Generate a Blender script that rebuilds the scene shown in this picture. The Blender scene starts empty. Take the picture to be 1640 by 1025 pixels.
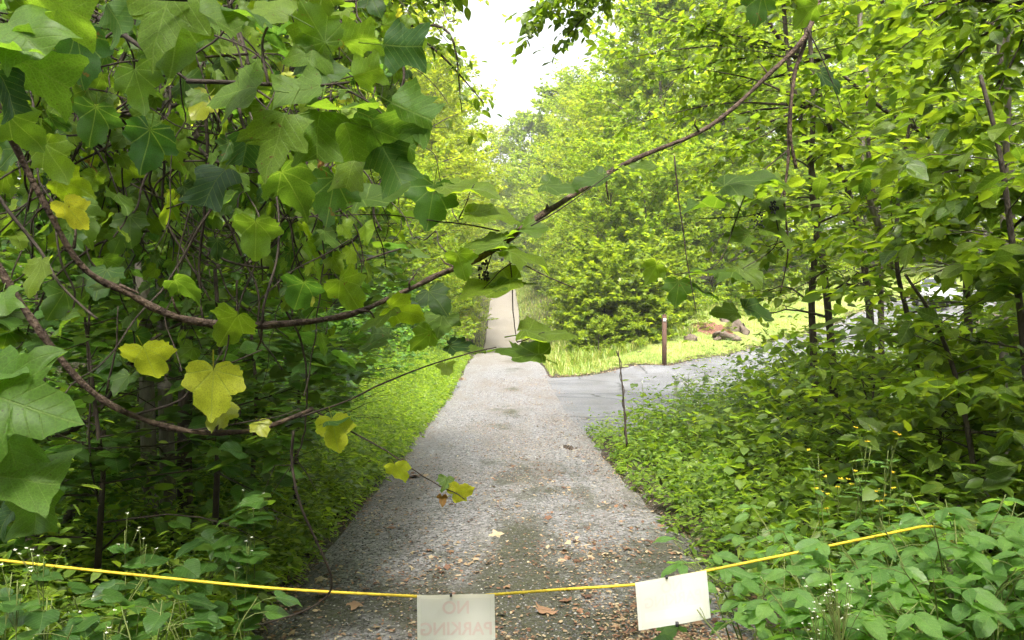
import bpy, math, random
import numpy as np
from mathutils import Matrix, Vector

# ------------------------------------------------------------------ scene, camera, sky, sun
scene = bpy.context.scene
COL = scene.collection
F = 1287.0          # focal length of the photograph in its own pixels
CX, HY = 820.0, 530.0   # principal column, eye-level row
EYE = 1.6

cam_data = bpy.data.cameras.new('camera')
cam_data.sensor_width = 36.0
cam_data.lens = F / 1640.0 * 36.0
cam_data.shift_y = (HY - 512.5) / 1640.0
cam_data.clip_start = 0.05
cam_data.clip_end = 2000.0
cam = bpy.data.objects.new('camera', cam_data)
cam.location = (0, 0, EYE)
cam.rotation_euler = (math.radians(90), 0, 0)
COL.objects.link(cam)
scene.camera = cam

SUN_EL, SUN_AZ = 52.0, 181.0        # degrees; azimuth clockwise from +Y (straight behind the camera)
world = bpy.data.worlds.new('World')
scene.world = world
world.use_nodes = True
wn = world.node_tree
wn.nodes.clear()
sky = wn.nodes.new('ShaderNodeTexSky')
sky.sky_type = 'NISHITA'
sky.sun_disc = False
sky.sun_elevation = math.radians(SUN_EL)
sky.sun_rotation = math.radians(SUN_AZ)
sky.air_density = 1.0
sky.dust_density = 6.0
sky.ozone_density = 1.0
hsv = wn.nodes.new('ShaderNodeHueSaturation')       # a thin even overcast takes the blue out of the sky
hsv.inputs['Saturation'].default_value = 0.16
bg = wn.nodes.new('ShaderNodeBackground')
bg.inputs['Strength'].default_value = 0.15
wo = wn.nodes.new('ShaderNodeOutputWorld')
wn.links.new(sky.outputs[0], hsv.inputs['Color'])
wn.links.new(hsv.outputs[0], bg.inputs[0])
wn.links.new(bg.outputs[0], wo.inputs[0])

sl = bpy.data.lights.new('sun', 'SUN')
sl.energy = 3.0
sl.angle = math.radians(12)
sl.color = (1.0, 0.93, 0.80)
so = bpy.data.objects.new('sun', sl)
_e, _a = math.radians(SUN_EL), math.radians(SUN_AZ)
sun_dir = Vector((math.sin(_a) * math.cos(_e), math.cos(_a) * math.cos(_e), math.sin(_e)))
so.rotation_euler = sun_dir.to_track_quat('Z', 'Y').to_euler()
COL.objects.link(so)

vs = scene.view_settings
vs.view_transform = 'Standard'
vs.look = 'None'
vs.exposure = 1.9
vs.gamma = 1.0
vs.use_curve_mapping = False
cy = scene.cycles
cy.max_bounces = 6
cy.diffuse_bounces = 4
cy.glossy_bounces = 2
cy.transmission_bounces = 5
cy.volume_bounces = 0
cy.transparent_max_bounces = 4
cy.use_denoising = True
cy.use_adaptive_sampling = True
cy.adaptive_threshold = 0.03
cy.caustics_reflective = False
cy.caustics_refractive = False
cy.sample_clamp_indirect = 6.0

# ------------------------------------------------------------------ small helpers
def P(px, py, d):
    """Point d metres ahead that the photograph shows at pixel (px, py)."""
    return np.array([(px - CX) / F * d, d, EYE + (HY - py) / F * d])

def proj(p):
    p = np.atleast_2d(p)
    d = np.maximum(p[:, 1], 1e-3)
    return CX + F * p[:, 0] / d, HY - F * (p[:, 2] - EYE) / d, p[:, 1]

def norm(v):
    v = np.asarray(v, float)
    return v / np.maximum(np.linalg.norm(v, axis=-1, keepdims=True), 1e-9)

def sstep(a, b, x):
    t = np.clip((x - a) / (b - a), 0, 1)
    return t * t * (3 - 2 * t)

def mesh_from(name, V, quads=None, tris=None, mat=None, smooth=True, mats=None, pm=None):
    V = np.asarray(V, np.float32).reshape(-1, 3)
    q = np.asarray(quads, np.int32).reshape(-1, 4) if quads is not None and len(quads) else np.zeros((0, 4), np.int32)
    t = np.asarray(tris, np.int32).reshape(-1, 3) if tris is not None and len(tris) else np.zeros((0, 3), np.int32)
    me = bpy.data.meshes.new(name)
    me.vertices.add(len(V))
    me.vertices.foreach_set('co', V.ravel())
    n = len(q) * 4 + len(t) * 3
    me.loops.add(n)
    me.loops.foreach_set('vertex_index', np.concatenate([q.ravel(), t.ravel()]))
    me.polygons.add(len(q) + len(t))
    tot = np.concatenate([np.full(len(q), 4, np.int32), np.full(len(t), 3, np.int32)])
    me.polygons.foreach_set('loop_start', np.concatenate([[0], np.cumsum(tot)[:-1]]).astype(np.int32))
    me.polygons.foreach_set('loop_total', tot)
    if smooth:
        me.polygons.foreach_set('use_smooth', np.ones(len(tot), bool))
    for m in (mats or ([mat] if mat else [])):
        me.materials.append(m)
    if pm is not None:
        me.polygons.foreach_set('material_index', np.asarray(pm, np.int32))
    me.update(calc_edges=True)
    return me

class MB:
    """Collects shapes into one mesh."""
    def __init__(s): s.V, s.Q, s.T, s.n = [], [], [], 0
    def add(s, V, Q=None, T=None):
        V = np.asarray(V, float).reshape(-1, 3)
        if Q is not None and len(Q): s.Q.append(np.asarray(Q, int).reshape(-1, 4) + s.n)
        if T is not None and len(T): s.T.append(np.asarray(T, int).reshape(-1, 3) + s.n)
        s.V.append(V); s.n += len(V)
    def tube(s, pts, rad, sides=6, cap=True):
        pts = np.asarray(pts, float); n = len(pts)
        rad = np.broadcast_to(np.asarray(rad, float), (n,))
        tan = norm(np.gradient(pts, axis=0))
        up = np.array([0, 0, 1.0]) if abs(tan[0][2]) < 0.9 else np.array([1.0, 0, 0])
        a = norm(np.cross(tan[0], up)); A = []
        for i in range(n):
            a = norm(a - tan[i] * np.dot(a, tan[i])); A.append(a)
        A = np.array(A); B = np.cross(tan, A)
        th = np.arange(sides) * 2 * math.pi / sides
        V = pts[:, None, :] + rad[:, None, None] * (np.cos(th)[None, :, None] * A[:, None, :] + np.sin(th)[None, :, None] * B[:, None, :])
        i = np.arange(n - 1)[:, None] * sides; j = np.arange(sides)[None, :]; k = (j + 1) % sides
        Q = np.stack([i + j, i + k, i + sides + k, i + sides + j], -1).reshape(-1, 4)
        s.add(V.reshape(-1, 3), Q)
        if cap:
            o = s.n - n * sides
            for base, flip in ((0, True), ((n - 1) * sides, False)):
                idx = [base + x for x in range(sides)]
                if flip: idx = idx[::-1]
                s.T.append(np.array([[idx[0], idx[x], idx[x + 1]] for x in range(1, sides - 1)]) + o)
    def box(s, c, h, R=None):
        c = np.asarray(c, float); h = np.asarray(h, float)
        g = np.array([[x, y, z] for x in (-1, 1) for y in (-1, 1) for z in (-1, 1)], float) * h
        if R is not None: g = g @ np.asarray(R).T
        s.add(g + c, [[0, 1, 3, 2], [4, 6, 7, 5], [0, 4, 5, 1], [2, 3, 7, 6], [0, 2, 6, 4], [1, 5, 7, 3]])
    def mesh(s, name, mat, smooth=True, off=(0, 0, 0)):
        V = np.concatenate(s.V) - np.asarray(off)
        return mesh_from(name, V, np.concatenate(s.Q) if s.Q else None, np.concatenate(s.T) if s.T else None, mat, smooth)

def link(name, me, parent=None, loc=None):
    o = bpy.data.objects.new(name, me)
    COL.objects.link(o)
    if parent is not None: o.parent = parent
    if loc is not None: o.location = loc
    return o

def tag(o, label=None, cat=None, group=None, kind=None):
    if label: o['label'] = label
    if cat: o['category'] = cat
    if group: o['group'] = group
    if kind: o['kind'] = kind
    return o

def thing(name, loc, label, cat, group=None):
    o = bpy.data.objects.new(name, None)
    o.empty_display_size = 0.1
    o.location = tuple(float(v) for v in loc)
    COL.objects.link(o)
    return tag(o, label, cat, group)

def catmull(pts, n=8):
    pts = np.asarray(pts, float)
    p = np.vstack([2 * pts[0] - pts[1], pts, 2 * pts[-1] - pts[-2]])
    out = []
    for i in range(1, len(p) - 2):
        t = np.linspace(0, 1, n, endpoint=False)[:, None]
        a, b, c, d = p[i - 1], p[i], p[i + 1], p[i + 2]
        out.append(0.5 * (2 * b + (c - a) * t + (2 * a - 5 * b + 4 * c - d) * t ** 2 + (3 * b - a - 3 * c + d) * t ** 3))
    out.append(pts[-1:])
    return np.vstack(out)

# ------------------------------------------------------------------ materials
def newmat(name):
    m = bpy.data.materials.new(name); m.use_nodes = True
    nt = m.node_tree; nt.nodes.clear()
    return m, nt, nt.nodes, nt.links

def ramp(nd, stops):
    r = nd.new('ShaderNodeValToRGB'); e = r.color_ramp.elements
    while len(e) < len(stops): e.new(0.5)
    for x, (p, c) in zip(e, stops):
        x.position = p; x.color = (*c, 1)
    return r

def leaf_mat(name, cols, trans=None, tw=0.45, rough=0.42, spec=0.4, veins=False, under=1.25, spots=False, warm=True):
    """cols: base colours a leaf may have; every leaf draws its own. tw: share of light let through."""
    if warm: cols = [(r * 1.10, g_ * .91, b_ * .8) for r, g_, b_ in cols]
    m, nt, nd, lk = newmat(name)
    oi = nd.new('ShaderNodeObjectInfo'); ge = nd.new('ShaderNodeNewGeometry')
    ad = nd.new('ShaderNodeMath'); ad.operation = 'ADD'
    lk.new(oi.outputs['Random'], ad.inputs[0]); lk.new(ge.outputs['Random Per Island'], ad.inputs[1])
    fr = nd.new('ShaderNodeMath'); fr.operation = 'FRACT'; lk.new(ad.outputs[0], fr.inputs[0])
    st = [(i / max(1, len(cols) - 1), c) for i, c in enumerate(cols)]
    rp = ramp(nd, st); lk.new(fr.outputs[0], rp.inputs[0])
    tc = nd.new('ShaderNodeTexCoord')
    no = nd.new('ShaderNodeTexNoise'); no.inputs['Scale'].default_value = 3.0 if veins else 0.6
    no.inputs['Detail'].default_value = 3
    lk.new(tc.outputs['Object'], no.inputs['Vector'])
    mul = nd.new('ShaderNodeMapRange'); mul.inputs[3].default_value = 0.72; mul.inputs[4].default_value = 1.28
    lk.new(no.outputs[0], mul.inputs[0])
    vm = nd.new('ShaderNodeVectorMath'); vm.operation = 'SCALE'
    lk.new(rp.outputs[0], vm.inputs[0]); lk.new(mul.outputs[0], vm.inputs['Scale'])
    colr = vm.outputs[0]
    # underside paler
    mu = nd.new('ShaderNodeMapRange'); mu.inputs[3].default_value = 1.0; mu.inputs[4].default_value = under
    lk.new(ge.outputs['Backfacing'], mu.inputs[0])
    v2 = nd.new('ShaderNodeVectorMath'); v2.operation = 'SCALE'
    lk.new(colr, v2.inputs[0]); lk.new(mu.outputs[0], v2.inputs['Scale']); colr = v2.outputs[0]
    bump = None
    if veins:
        sp = nd.new('ShaderNodeSeparateXYZ'); lk.new(tc.outputs['Object'], sp.inputs[0])
        ab = nd.new('ShaderNodeMath'); ab.operation = 'ABSOLUTE'; lk.new(sp.outputs['Y'], ab.inputs[0])
        if veins == 'palm':         # veins fanning out from the stalk
            at = nd.new('ShaderNodeMath'); at.operation = 'ARCTAN2'; lk.new(ab.outputs[0], at.inputs[0]); lk.new(sp.outputs['X'], at.inputs[1])
            pp = nd.new('ShaderNodeMath'); pp.operation = 'PINGPONG'; pp.inputs[1].default_value = .33; lk.new(at.outputs[0], pp.inputs[0])
            ln = nd.new('ShaderNodeVectorMath'); ln.operation = 'LENGTH'; lk.new(tc.outputs['Object'], ln.inputs[0])
            ms = nd.new('ShaderNodeMath'); ms.operation = 'MULTIPLY'; lk.new(pp.outputs[0], ms.inputs[0]); lk.new(ln.outputs['Value'], ms.inputs[1])
            mx = nd.new('ShaderNodeMapRange'); mx.inputs[1].default_value = .005; mx.inputs[2].default_value = .017
            mx.inputs[3].default_value = 1; mx.inputs[4].default_value = 0
            lk.new(ms.outputs[0], mx.inputs[0])
        else:
            # midrib
            mr = nd.new('ShaderNodeMapRange'); mr.inputs[1].default_value = 0.006; mr.inputs[2].default_value = 0.016
            mr.inputs[3].default_value = 1; mr.inputs[4].default_value = 0
            lk.new(ab.outputs[0], mr.inputs[0])
            # side veins: lines x - 0.8|y| = const
            ma = nd.new('ShaderNodeMath'); ma.operation = 'MULTIPLY_ADD'; ma.inputs[1].default_value = -0.85
            lk.new(ab.outputs[0], ma.inputs[0]); lk.new(sp.outputs['X'], ma.inputs[2])
            ms = nd.new('ShaderNodeMath'); ms.operation = 'MULTIPLY'; ms.inputs[1].default_value = 7.0
            lk.new(ma.outputs[0], ms.inputs[0])
            pp = nd.new('ShaderNodeMath'); pp.operation = 'PINGPONG'; pp.inputs[1].default_value = 0.5
            lk.new(ms.outputs[0], pp.inputs[0])
            sv = nd.new('ShaderNodeMapRange'); sv.inputs[1].default_value = 0.02; sv.inputs[2].default_value = 0.075
            sv.inputs[3].default_value = 0.75; sv.inputs[4].default_value = 0
            lk.new(pp.outputs[0], sv.inputs[0])
            mx = nd.new('ShaderNodeMath'); mx.operation = 'MAXIMUM'
            lk.new(mr.outputs[0], mx.inputs[0]); lk.new(sv.outputs[0], mx.inputs[1])
        mc = nd.new('ShaderNodeMix'); mc.data_type = 'RGBA'; mc.blend_type = 'MIX'
        hf = nd.new('ShaderNodeMath'); hf.operation = 'MULTIPLY'; hf.inputs[1].default_value = 0.30
        lk.new(mx.outputs[0], hf.inputs[0]); lk.new(hf.outputs[0], mc.inputs[0])
        lk.new(colr, mc.inputs[6]); mc.inputs[7].default_value = (0.22, 0.30, 0.09, 1); colr = mc.outputs[2]
        if spots:
            n2 = nd.new('ShaderNodeTexNoise'); n2.inputs['Scale'].default_value = 9.0
            lk.new(tc.outputs['Object'], n2.inputs['Vector'])
            am = nd.new('ShaderNodeMath'); am.operation = 'MULTIPLY_ADD'; am.inputs[1].default_value = 0.14
            lk.new(fr.outputs[0], am.inputs[0]); lk.new(n2.outputs[0], am.inputs[2])
            sr = nd.new('ShaderNodeMapRange'); sr.inputs[1].default_value = 0.81; sr.inputs[2].default_value = 0.86
            lk.new(am.outputs[0], sr.inputs[0])
            m3 = nd.new('ShaderNodeMix'); m3.data_type = 'RGBA'
            lk.new(sr.outputs[0], m3.inputs[0]); lk.new(colr, m3.inputs[6]); m3.inputs[7].default_value = (0.10, 0.06, 0.02, 1)
            colr = m3.outputs[2]
        vn = nd.new('ShaderNodeTexVoronoi'); vn.feature = 'DISTANCE_TO_EDGE'; vn.inputs['Scale'].default_value = 24.0
        lk.new(tc.outputs['Object'], vn.inputs['Vector'])
        vr = nd.new('ShaderNodeMapRange'); vr.inputs[1].default_value = 0.0; vr.inputs[2].default_value = .16; vr.inputs[3].default_value = 1.22; vr.inputs[4].default_value = .94
        lk.new(vn.outputs['Distance'], vr.inputs[0])
        v4 = nd.new('ShaderNodeVectorMath'); v4.operation = 'SCALE'; lk.new(colr, v4.inputs[0]); lk.new(vr.outputs[0], v4.inputs['Scale']); colr = v4.outputs[0]
        vs_ = nd.new('ShaderNodeTexVoronoi'); vs_.inputs['Scale'].default_value = 13.0; lk.new(tc.outputs['Object'], vs_.inputs['Vector'])
        vsr = nd.new('ShaderNodeMapRange'); vsr.inputs[1].default_value = .09; vsr.inputs[2].default_value = .14; vsr.inputs[3].default_value = .55; vsr.inputs[4].default_value = 0
        lk.new(vs_.outputs['Distance'], vsr.inputs[0])
        m5 = nd.new('ShaderNodeMix'); m5.data_type = 'RGBA'; lk.new(vsr.outputs[0], m5.inputs[0]); lk.new(colr, m5.inputs[6]); m5.inputs[7].default_value = (.05, .035, .015, 1)
        colr = m5.outputs[2]
        bump = nd.new('ShaderNodeBump'); bump.inputs['Strength'].default_value = 0.35; bump.inputs['Distance'].default_value = 0.02
        bump.invert = True
        lk.new(mx.outputs[0], bump.inputs['Height'])
    pr = nd.new('ShaderNodeBsdfPrincipled')
    pr.inputs['Roughness'].default_value = rough
    pr.inputs['Specular IOR Level'].default_value = spec
    lk.new(colr, pr.inputs['Base Color'])
    tr = nd.new('ShaderNodeBsdfTranslucent')
    tcol = nd.new('ShaderNodeMix'); tcol.data_type = 'RGBA'; tcol.blend_type = 'MULTIPLY'; tcol.inputs[0].default_value = 1.0
    lk.new(colr, tcol.inputs[6]); tcol.inputs[7].default_value = (*(trans or (3.6, 3.3, 1.4)), 1)
    lk.new(tcol.outputs[2], tr.inputs['Color'])
    if bump: lk.new(bump.outputs[0], pr.inputs['Normal'])
    mix = nd.new('ShaderNodeMixShader'); mix.inputs[0].default_value = tw
    lk.new(pr.outputs[0], mix.inputs[1]); lk.new(tr.outputs[0], mix.inputs[2])
    out = nd.new('ShaderNodeOutputMaterial'); lk.new(mix.outputs[0], out.inputs[0])
    return m

def surf_mat(name, stops, scale=4.0, rough=0.85, detail=6, bump=0.3, bscale=None, stretch=(1, 1, 1), spec=0.3, dist=0.02, island=False):
    m, nt, nd, lk = newmat(name)
    tc = nd.new('ShaderNodeTexCoord'); mp = nd.new('ShaderNodeMapping'); mp.inputs['Scale'].default_value = stretch
    lk.new(tc.outputs['Object'], mp.inputs[0])
    no = nd.new('ShaderNodeTexNoise'); no.inputs['Scale'].default_value = scale; no.inputs['Detail'].default_value = detail
    no.inputs['Roughness'].default_value = 0.65
    lk.new(mp.outputs[0], no.inputs['Vector'])
    rp = ramp(nd, stops)
    if island:
        ge = nd.new('ShaderNodeNewGeometry'); lk.new(ge.outputs['Random Per Island'], rp.inputs[0])
    else:
        lk.new(no.outputs[0], rp.inputs[0])
    pr = nd.new('ShaderNodeBsdfPrincipled'); pr.inputs['Roughness'].default_value = rough
    pr.inputs['Specular IOR Level'].default_value = spec
    lk.new(rp.outputs[0], pr.inputs['Base Color'])
    n2 = nd.new('ShaderNodeTexNoise'); n2.inputs['Scale'].default_value = bscale or scale * 3; n2.inputs['Detail'].default_value = 6
    lk.new(mp.outputs[0], n2.inputs['Vector'])
    b = nd.new('ShaderNodeBump'); b.inputs['Strength'].default_value = bump; b.inputs['Distance'].default_value = dist
    lk.new(n2.outputs[0], b.inputs['Height']); lk.new(b.outputs[0], pr.inputs['Normal'])
    out = nd.new('ShaderNodeOutputMaterial'); lk.new(pr.outputs[0], out.inputs[0])
    return m

def plain(name, col, rough=0.5, spec=0.5, metal=0.0):
    return surf_mat(name, [(0.3, tuple(c * 0.88 for c in col)), (0.7, col)], scale=12, rough=rough, bump=0.05, spec=spec)

M = {}
M['tulip'] = leaf_mat('tulip_leaf', warm=False, cols=[(.02, .055, .018), (.05, .105, .018), (.085, .15, .02), (.115, .18, .02)], tw=0.45, trans=(3.4, 3.0, 1.1), rough=0.55, spec=.25, veins=True, spots=True)
M['pale'] = leaf_mat('skylit_tulip_leaf', [(.075, .19, .03), (.095, .22, .035), (.11, .235, .035)], tw=0.46, trans=(2.4, 2.2, 1.0), rough=0.45, spec=.3, veins=True)  # lighter copy of the tulip leaf; sky light is put into its colour
M['grape'] = leaf_mat('grape_leaf', warm=False, cols=[(.018, .05, .014), (.06, .11, .012), (.11, .165, .012), (.03, .075, .018), (.085, .14, .012), (.022, .06, .016)], tw=0.5, trans=(3.4, 3.1, 1.1), rough=0.55, spec=.3, veins='palm', spots=True)
M['yellow'] = leaf_mat('yellowing_leaf', warm=False, cols=[(.24, .27, .02), (.30, .33, .03), (.34, .32, .03)], trans=(1.9, 1.9, 1.2), tw=0.45, veins='palm', spots=True)
M['brown'] = leaf_mat('withered_leaf', warm=False, cols=[(.10, .05, .02), (.20, .11, .03), (.32, .2, .05)], trans=(1.6, 1.4, 1), tw=0.3, veins=True)
M['spice'] = leaf_mat('glossy_leaf', warm=False, cols=[(.035, .085, .022), (.05, .115, .025), (.065, .14, .025)], tw=0.35, rough=0.30, spec=0.55, veins=True)
M['broad'] = leaf_mat('sapling_leaf', [(.03, .075, .012), (.06, .125, .014), (.095, .17, .016), (.045, .10, .018)], tw=0.42, rough=0.42, veins=True)
M['bramble'] = leaf_mat('bramble_leaf', warm=False, cols=[(.075, .16, .04), (.10, .20, .05), (.13, .235, .055)], tw=0.38, rough=0.42, veins=True)
M['sapling_far'] = leaf_mat('sapling_foliage', [(.035, .085, .014), (.075, .145, .016), (.115, .195, .02), (.055, .12, .02)], tw=0.45)
M['under_r'] = leaf_mat('undergrowth_leaf', [(.045, .11, .02), (.085, .175, .026), (.125, .225, .034), (.065, .14, .022)], tw=0.4)
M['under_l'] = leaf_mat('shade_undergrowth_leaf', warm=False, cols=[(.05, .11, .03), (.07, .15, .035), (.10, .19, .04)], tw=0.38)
M['herb'] = leaf_mat('verge_herb_leaf', [(.055, .125, .022), (.085, .17, .027), (.115, .21, .032), (.14, .235, .038)], tw=0.42)
M['grass'] = leaf_mat('grass_blade', warm=False, cols=[(.12, .19, .03), (.17, .25, .04), (.24, .28, .06), (.33, .30, .11)], trans=(1.8, 1.8, 1.2), tw=0.4)
M['far'] = leaf_mat('forest_leaf', warm=False, cols=[(.07, .125, .014), (.115, .18, .016), (.16, .22, .018), (.20, .25, .02)], tw=0.45, trans=(3., 2.8, 1.2))
M['gold'] = leaf_mat('sunlit_leaf', warm=False, cols=[(.12, .18, .016), (.18, .235, .018), (.24, .28, .022)], tw=0.45, trans=(2.6, 2.4, 1.1))
M['mid'] = leaf_mat('shrub_leaf', [(.05, .11, .015), (.10, .18, .02), (.14, .23, .02), (.18, .28, .022)], tw=0.42, trans=(2.8, 2.6, 1.2))
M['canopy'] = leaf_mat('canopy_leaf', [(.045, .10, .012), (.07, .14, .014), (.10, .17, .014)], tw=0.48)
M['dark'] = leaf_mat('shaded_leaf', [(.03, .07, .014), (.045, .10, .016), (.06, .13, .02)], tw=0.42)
M['bark'] = surf_mat('bark', [(.3, (.035, .028, .022)), (.55, (.075, .06, .048)), (.75, (.14, .12, .10))], scale=9, bump=0.8, stretch=(3, 3, .6), dist=0.03)
M['bark_pale'] = surf_mat('pale_bark', [(.3, (.10, .085, .07)), (.6, (.2, .18, .15)), (.8, (.3, .28, .24))], scale=8, bump=0.6, stretch=(3, 3, .6), dist=0.02)
M['vine'] = surf_mat('vine_bark', [(.3, (.025, .017, .013)), (.5, (.07, .047, .034)), (.72, (.17, .122, .09))], scale=26, bump=1.0, bscale=90, dist=0.012)
M['twig'] = surf_mat('twig_bark', [(.3, (.022, .017, .013)), (.7, (.06, .045, .035))], scale=20, bump=0.4)
M['green_stem'] = surf_mat('green_stem', [(.3, (.10, .14, .035)), (.7, (.18, .21, .06))], scale=14, bump=0.1, rough=0.5)
M['soil'] = surf_mat('forest_soil', [(.3, (.022, .017, .012)), (.5, (.05, .038, .026)), (.62, (.045, .06, .02)), (.75, (.09, .065, .04))], scale=1.4, bump=0.9, bscale=18, dist=0.05)
M['litter'] = leaf_mat('fallen_leaf', warm=False, cols=[(.08, .04, .025), (.15, .075, .045), (.22, .12, .07), (.28, .21, .13), (.38, .31, .20), (.12, .06, .04)], trans=(1, 1, 1), tw=0.1, rough=0.7)
M['stone'] = surf_mat('gravel_stone', [(0, (.03, .03, .032)), (.4, (.08, .079, .083)), (.75, (.155, .153, .16)), (.94, (.25, .245, .24)), (1, (.42, .41, .39))], island=True, scale=30, bump=0.2, rough=0.75)

def road_mat(name, light, dark, tint, moss=True, vor=48.0):
    m, nt, nd, lk = newmat(name)
    tc = nd.new('ShaderNodeTexCoord')
    vo = nd.new('ShaderNodeTexVoronoi'); vo.inputs['Scale'].default_value = vor; vo.inputs['Randomness'].default_value = 1
    lk.new(tc.outputs['Object'], vo.inputs['Vector'])
    sp = nd.new('ShaderNodeSeparateColor'); lk.new(vo.outputs['Color'], sp.inputs[0])
    r1 = ramp(nd, [(0, dark), (.6, light), (1, tuple(min(1, c * 1.5) for c in light))])
    lk.new(sp.outputs[0], r1.inputs[0])
    # broad tracks and stains along the drive
    mp = nd.new('ShaderNodeMapping'); mp.inputs['Scale'].default_value = (1.0, .28, 1)
    lk.new(tc.outputs['Object'], mp.inputs[0])
    n1 = nd.new('ShaderNodeTexNoise'); n1.inputs['Scale'].default_value = 1.1; n1.inputs['Detail'].default_value = 7; n1.inputs['Roughness'].default_value = .7
    lk.new(mp.outputs[0], n1.inputs['Vector'])
    s1 = nd.new('ShaderNodeMapRange'); s1.inputs[1].default_value = .46; s1.inputs[2].default_value = .64; s1.inputs[4].default_value = .8
    lk.new(n1.outputs[0], s1.inputs[0])
    m1 = nd.new('ShaderNodeMix'); m1.data_type = 'RGBA'
    lk.new(s1.outputs[0], m1.inputs[0]); lk.new(r1.outputs[0], m1.inputs[6]); m1.inputs[7].default_value = (*tint, 1)
    c = m1.outputs[2]
    if moss:
        n2 = nd.new('ShaderNodeTexNoise'); n2.inputs['Scale'].default_value = 0.75; n2.inputs['Detail'].default_value = 9; n2.inputs['Roughness'].default_value = .72
        m2p = nd.new('ShaderNodeMapping'); m2p.inputs['Scale'].default_value = (1, .55, 1); m2p.inputs['Location'].default_value = (3.7, 1.2, 0)
        lk.new(tc.outputs['Object'], m2p.inputs[0]); lk.new(m2p.outputs[0], n2.inputs['Vector'])
        # moss grows where leaves gather: the first metres of the drive
        sx = nd.new('ShaderNodeSeparateXYZ'); lk.new(tc.outputs['Object'], sx.inputs[0])
        fy = nd.new('ShaderNodeMapRange'); fy.inputs[1].default_value = 4.5; fy.inputs[2].default_value = 9.5; fy.inputs[3].default_value = .17; fy.inputs[4].default_value = -.06
        lk.new(sx.outputs['Y'], fy.inputs[0])
        axx = nd.new('ShaderNodeMath'); axx.operation = 'ABSOLUTE'; lk.new(sx.outputs['X'], axx.inputs[0])
        fx = nd.new('ShaderNodeMapRange'); fx.inputs[1].default_value = .1; fx.inputs[2].default_value = .9; fx.inputs[3].default_value = .07; fx.inputs[4].default_value = -.06
        lk.new(axx.outputs[0], fx.inputs[0])          # between the wheel tracks
        a0 = nd.new('ShaderNodeMath'); lk.new(fx.outputs[0], a0.inputs[0]); lk.new(fy.outputs[0], a0.inputs[1])
        aa = nd.new('ShaderNodeMath'); lk.new(n2.outputs[0], aa.inputs[0]); lk.new(a0.outputs[0], aa.inputs[1])
        s2 = nd.new('ShaderNodeMapRange'); s2.inputs[1].default_value = .53; s2.inputs[2].default_value = .66; s2.inputs[4].default_value = .85
        lk.new(aa.outputs[0], s2.inputs[0])
        m2 = nd.new('ShaderNodeMix'); m2.data_type = 'RGBA'
        lk.new(s2.outputs[0], m2.inputs[0]); lk.new(c, m2.inputs[6]); m2.inputs[7].default_value = (.032, .034, .016, 1)
        c = m2.outputs[2]
    if not moss:
        ck = nd.new('ShaderNodeTexVoronoi'); ck.feature = 'DISTANCE_TO_EDGE'; ck.inputs['Scale'].default_value = .42
        wv_ = nd.new('ShaderNodeTexNoise'); wv_.inputs['Scale'].default_value = 2.5; wv_.inputs['Detail'].default_value = 4
        lk.new(tc.outputs['Object'], wv_.inputs['Vector'])
        mw = nd.new('ShaderNodeMix'); mw.data_type = 'RGBA'; mw.inputs[0].default_value = .18
        lk.new(tc.outputs['Object'], mw.inputs[6]); lk.new(wv_.outputs['Color'], mw.inputs[7]); lk.new(mw.outputs[2], ck.inputs['Vector'])
        cr = nd.new('ShaderNodeMapRange'); cr.inputs[1].default_value = .004; cr.inputs[2].default_value = .016; cr.inputs[3].default_value = .8; cr.inputs[4].default_value = 0
        lk.new(ck.outputs['Distance'], cr.inputs[0])
        mk = nd.new('ShaderNodeMix'); mk.data_type = 'RGBA'
        lk.new(cr.outputs[0], mk.inputs[0]); lk.new(c, mk.inputs[6]); mk.inputs[7].default_value = (.035, .036, .036, 1)
        n5 = nd.new('ShaderNodeTexNoise'); n5.inputs['Scale'].default_value = .55; n5.inputs['Detail'].default_value = 8; n5.inputs['Roughness'].default_value = .7
        lk.new(tc.outputs['Object'], n5.inputs['Vector'])
        r5 = nd.new('ShaderNodeMapRange'); r5.inputs[1].default_value = .3; r5.inputs[2].default_value = .7; r5.inputs[3].default_value = .62; r5.inputs[4].default_value = 1.35
        lk.new(n5.outputs[0], r5.inputs[0])
        v5 = nd.new('ShaderNodeVectorMath'); v5.operation = 'SCALE'; lk.new(mk.outputs[2], v5.inputs[0]); lk.new(r5.outputs[0], v5.inputs['Scale']); c = v5.outputs[0]
    if moss:                                # the far stretch is sandier
        sf = nd.new('ShaderNodeMapRange'); sf.inputs[1].default_value = 26; sf.inputs[2].default_value = 46; sf.inputs[4].default_value = .75
        lk.new(sx.outputs['Y'], sf.inputs[0])
        m3 = nd.new('ShaderNodeMix'); m3.data_type = 'RGBA'
        lk.new(sf.outputs[0], m3.inputs[0]); lk.new(c, m3.inputs[6]); m3.inputs[7].default_value = (.215, .19, .165, 1)
        c = m3.outputs[2]
    pr = nd.new('ShaderNodeBsdfPrincipled'); pr.inputs['Roughness'].default_value = .8; pr.inputs['Specular IOR Level'].default_value = .3
    lk.new(c, pr.inputs['Base Color'])
    bp = nd.new('ShaderNodeBump'); bp.inputs['Strength'].default_value = .7 if moss else .25; bp.inputs['Distance'].default_value = .012; bp.invert = True
    lk.new(vo.outputs['Distance'], bp.inputs['Height']); lk.new(bp.outputs[0], pr.inputs['Normal'])
    out = nd.new('ShaderNodeOutputMaterial'); lk.new(pr.outputs[0], out.inputs[0])
    return m

M['gravel_road'] = road_mat('gravel_road', (.17, .168, .175), (.05, .049, .052), (.125, .11, .10))
M['asphalt'] = road_mat('worn_asphalt', (.125, .128, .14), (.095, .097, .107), (.105, .104, .106), moss=False, vor=120.0)

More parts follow.
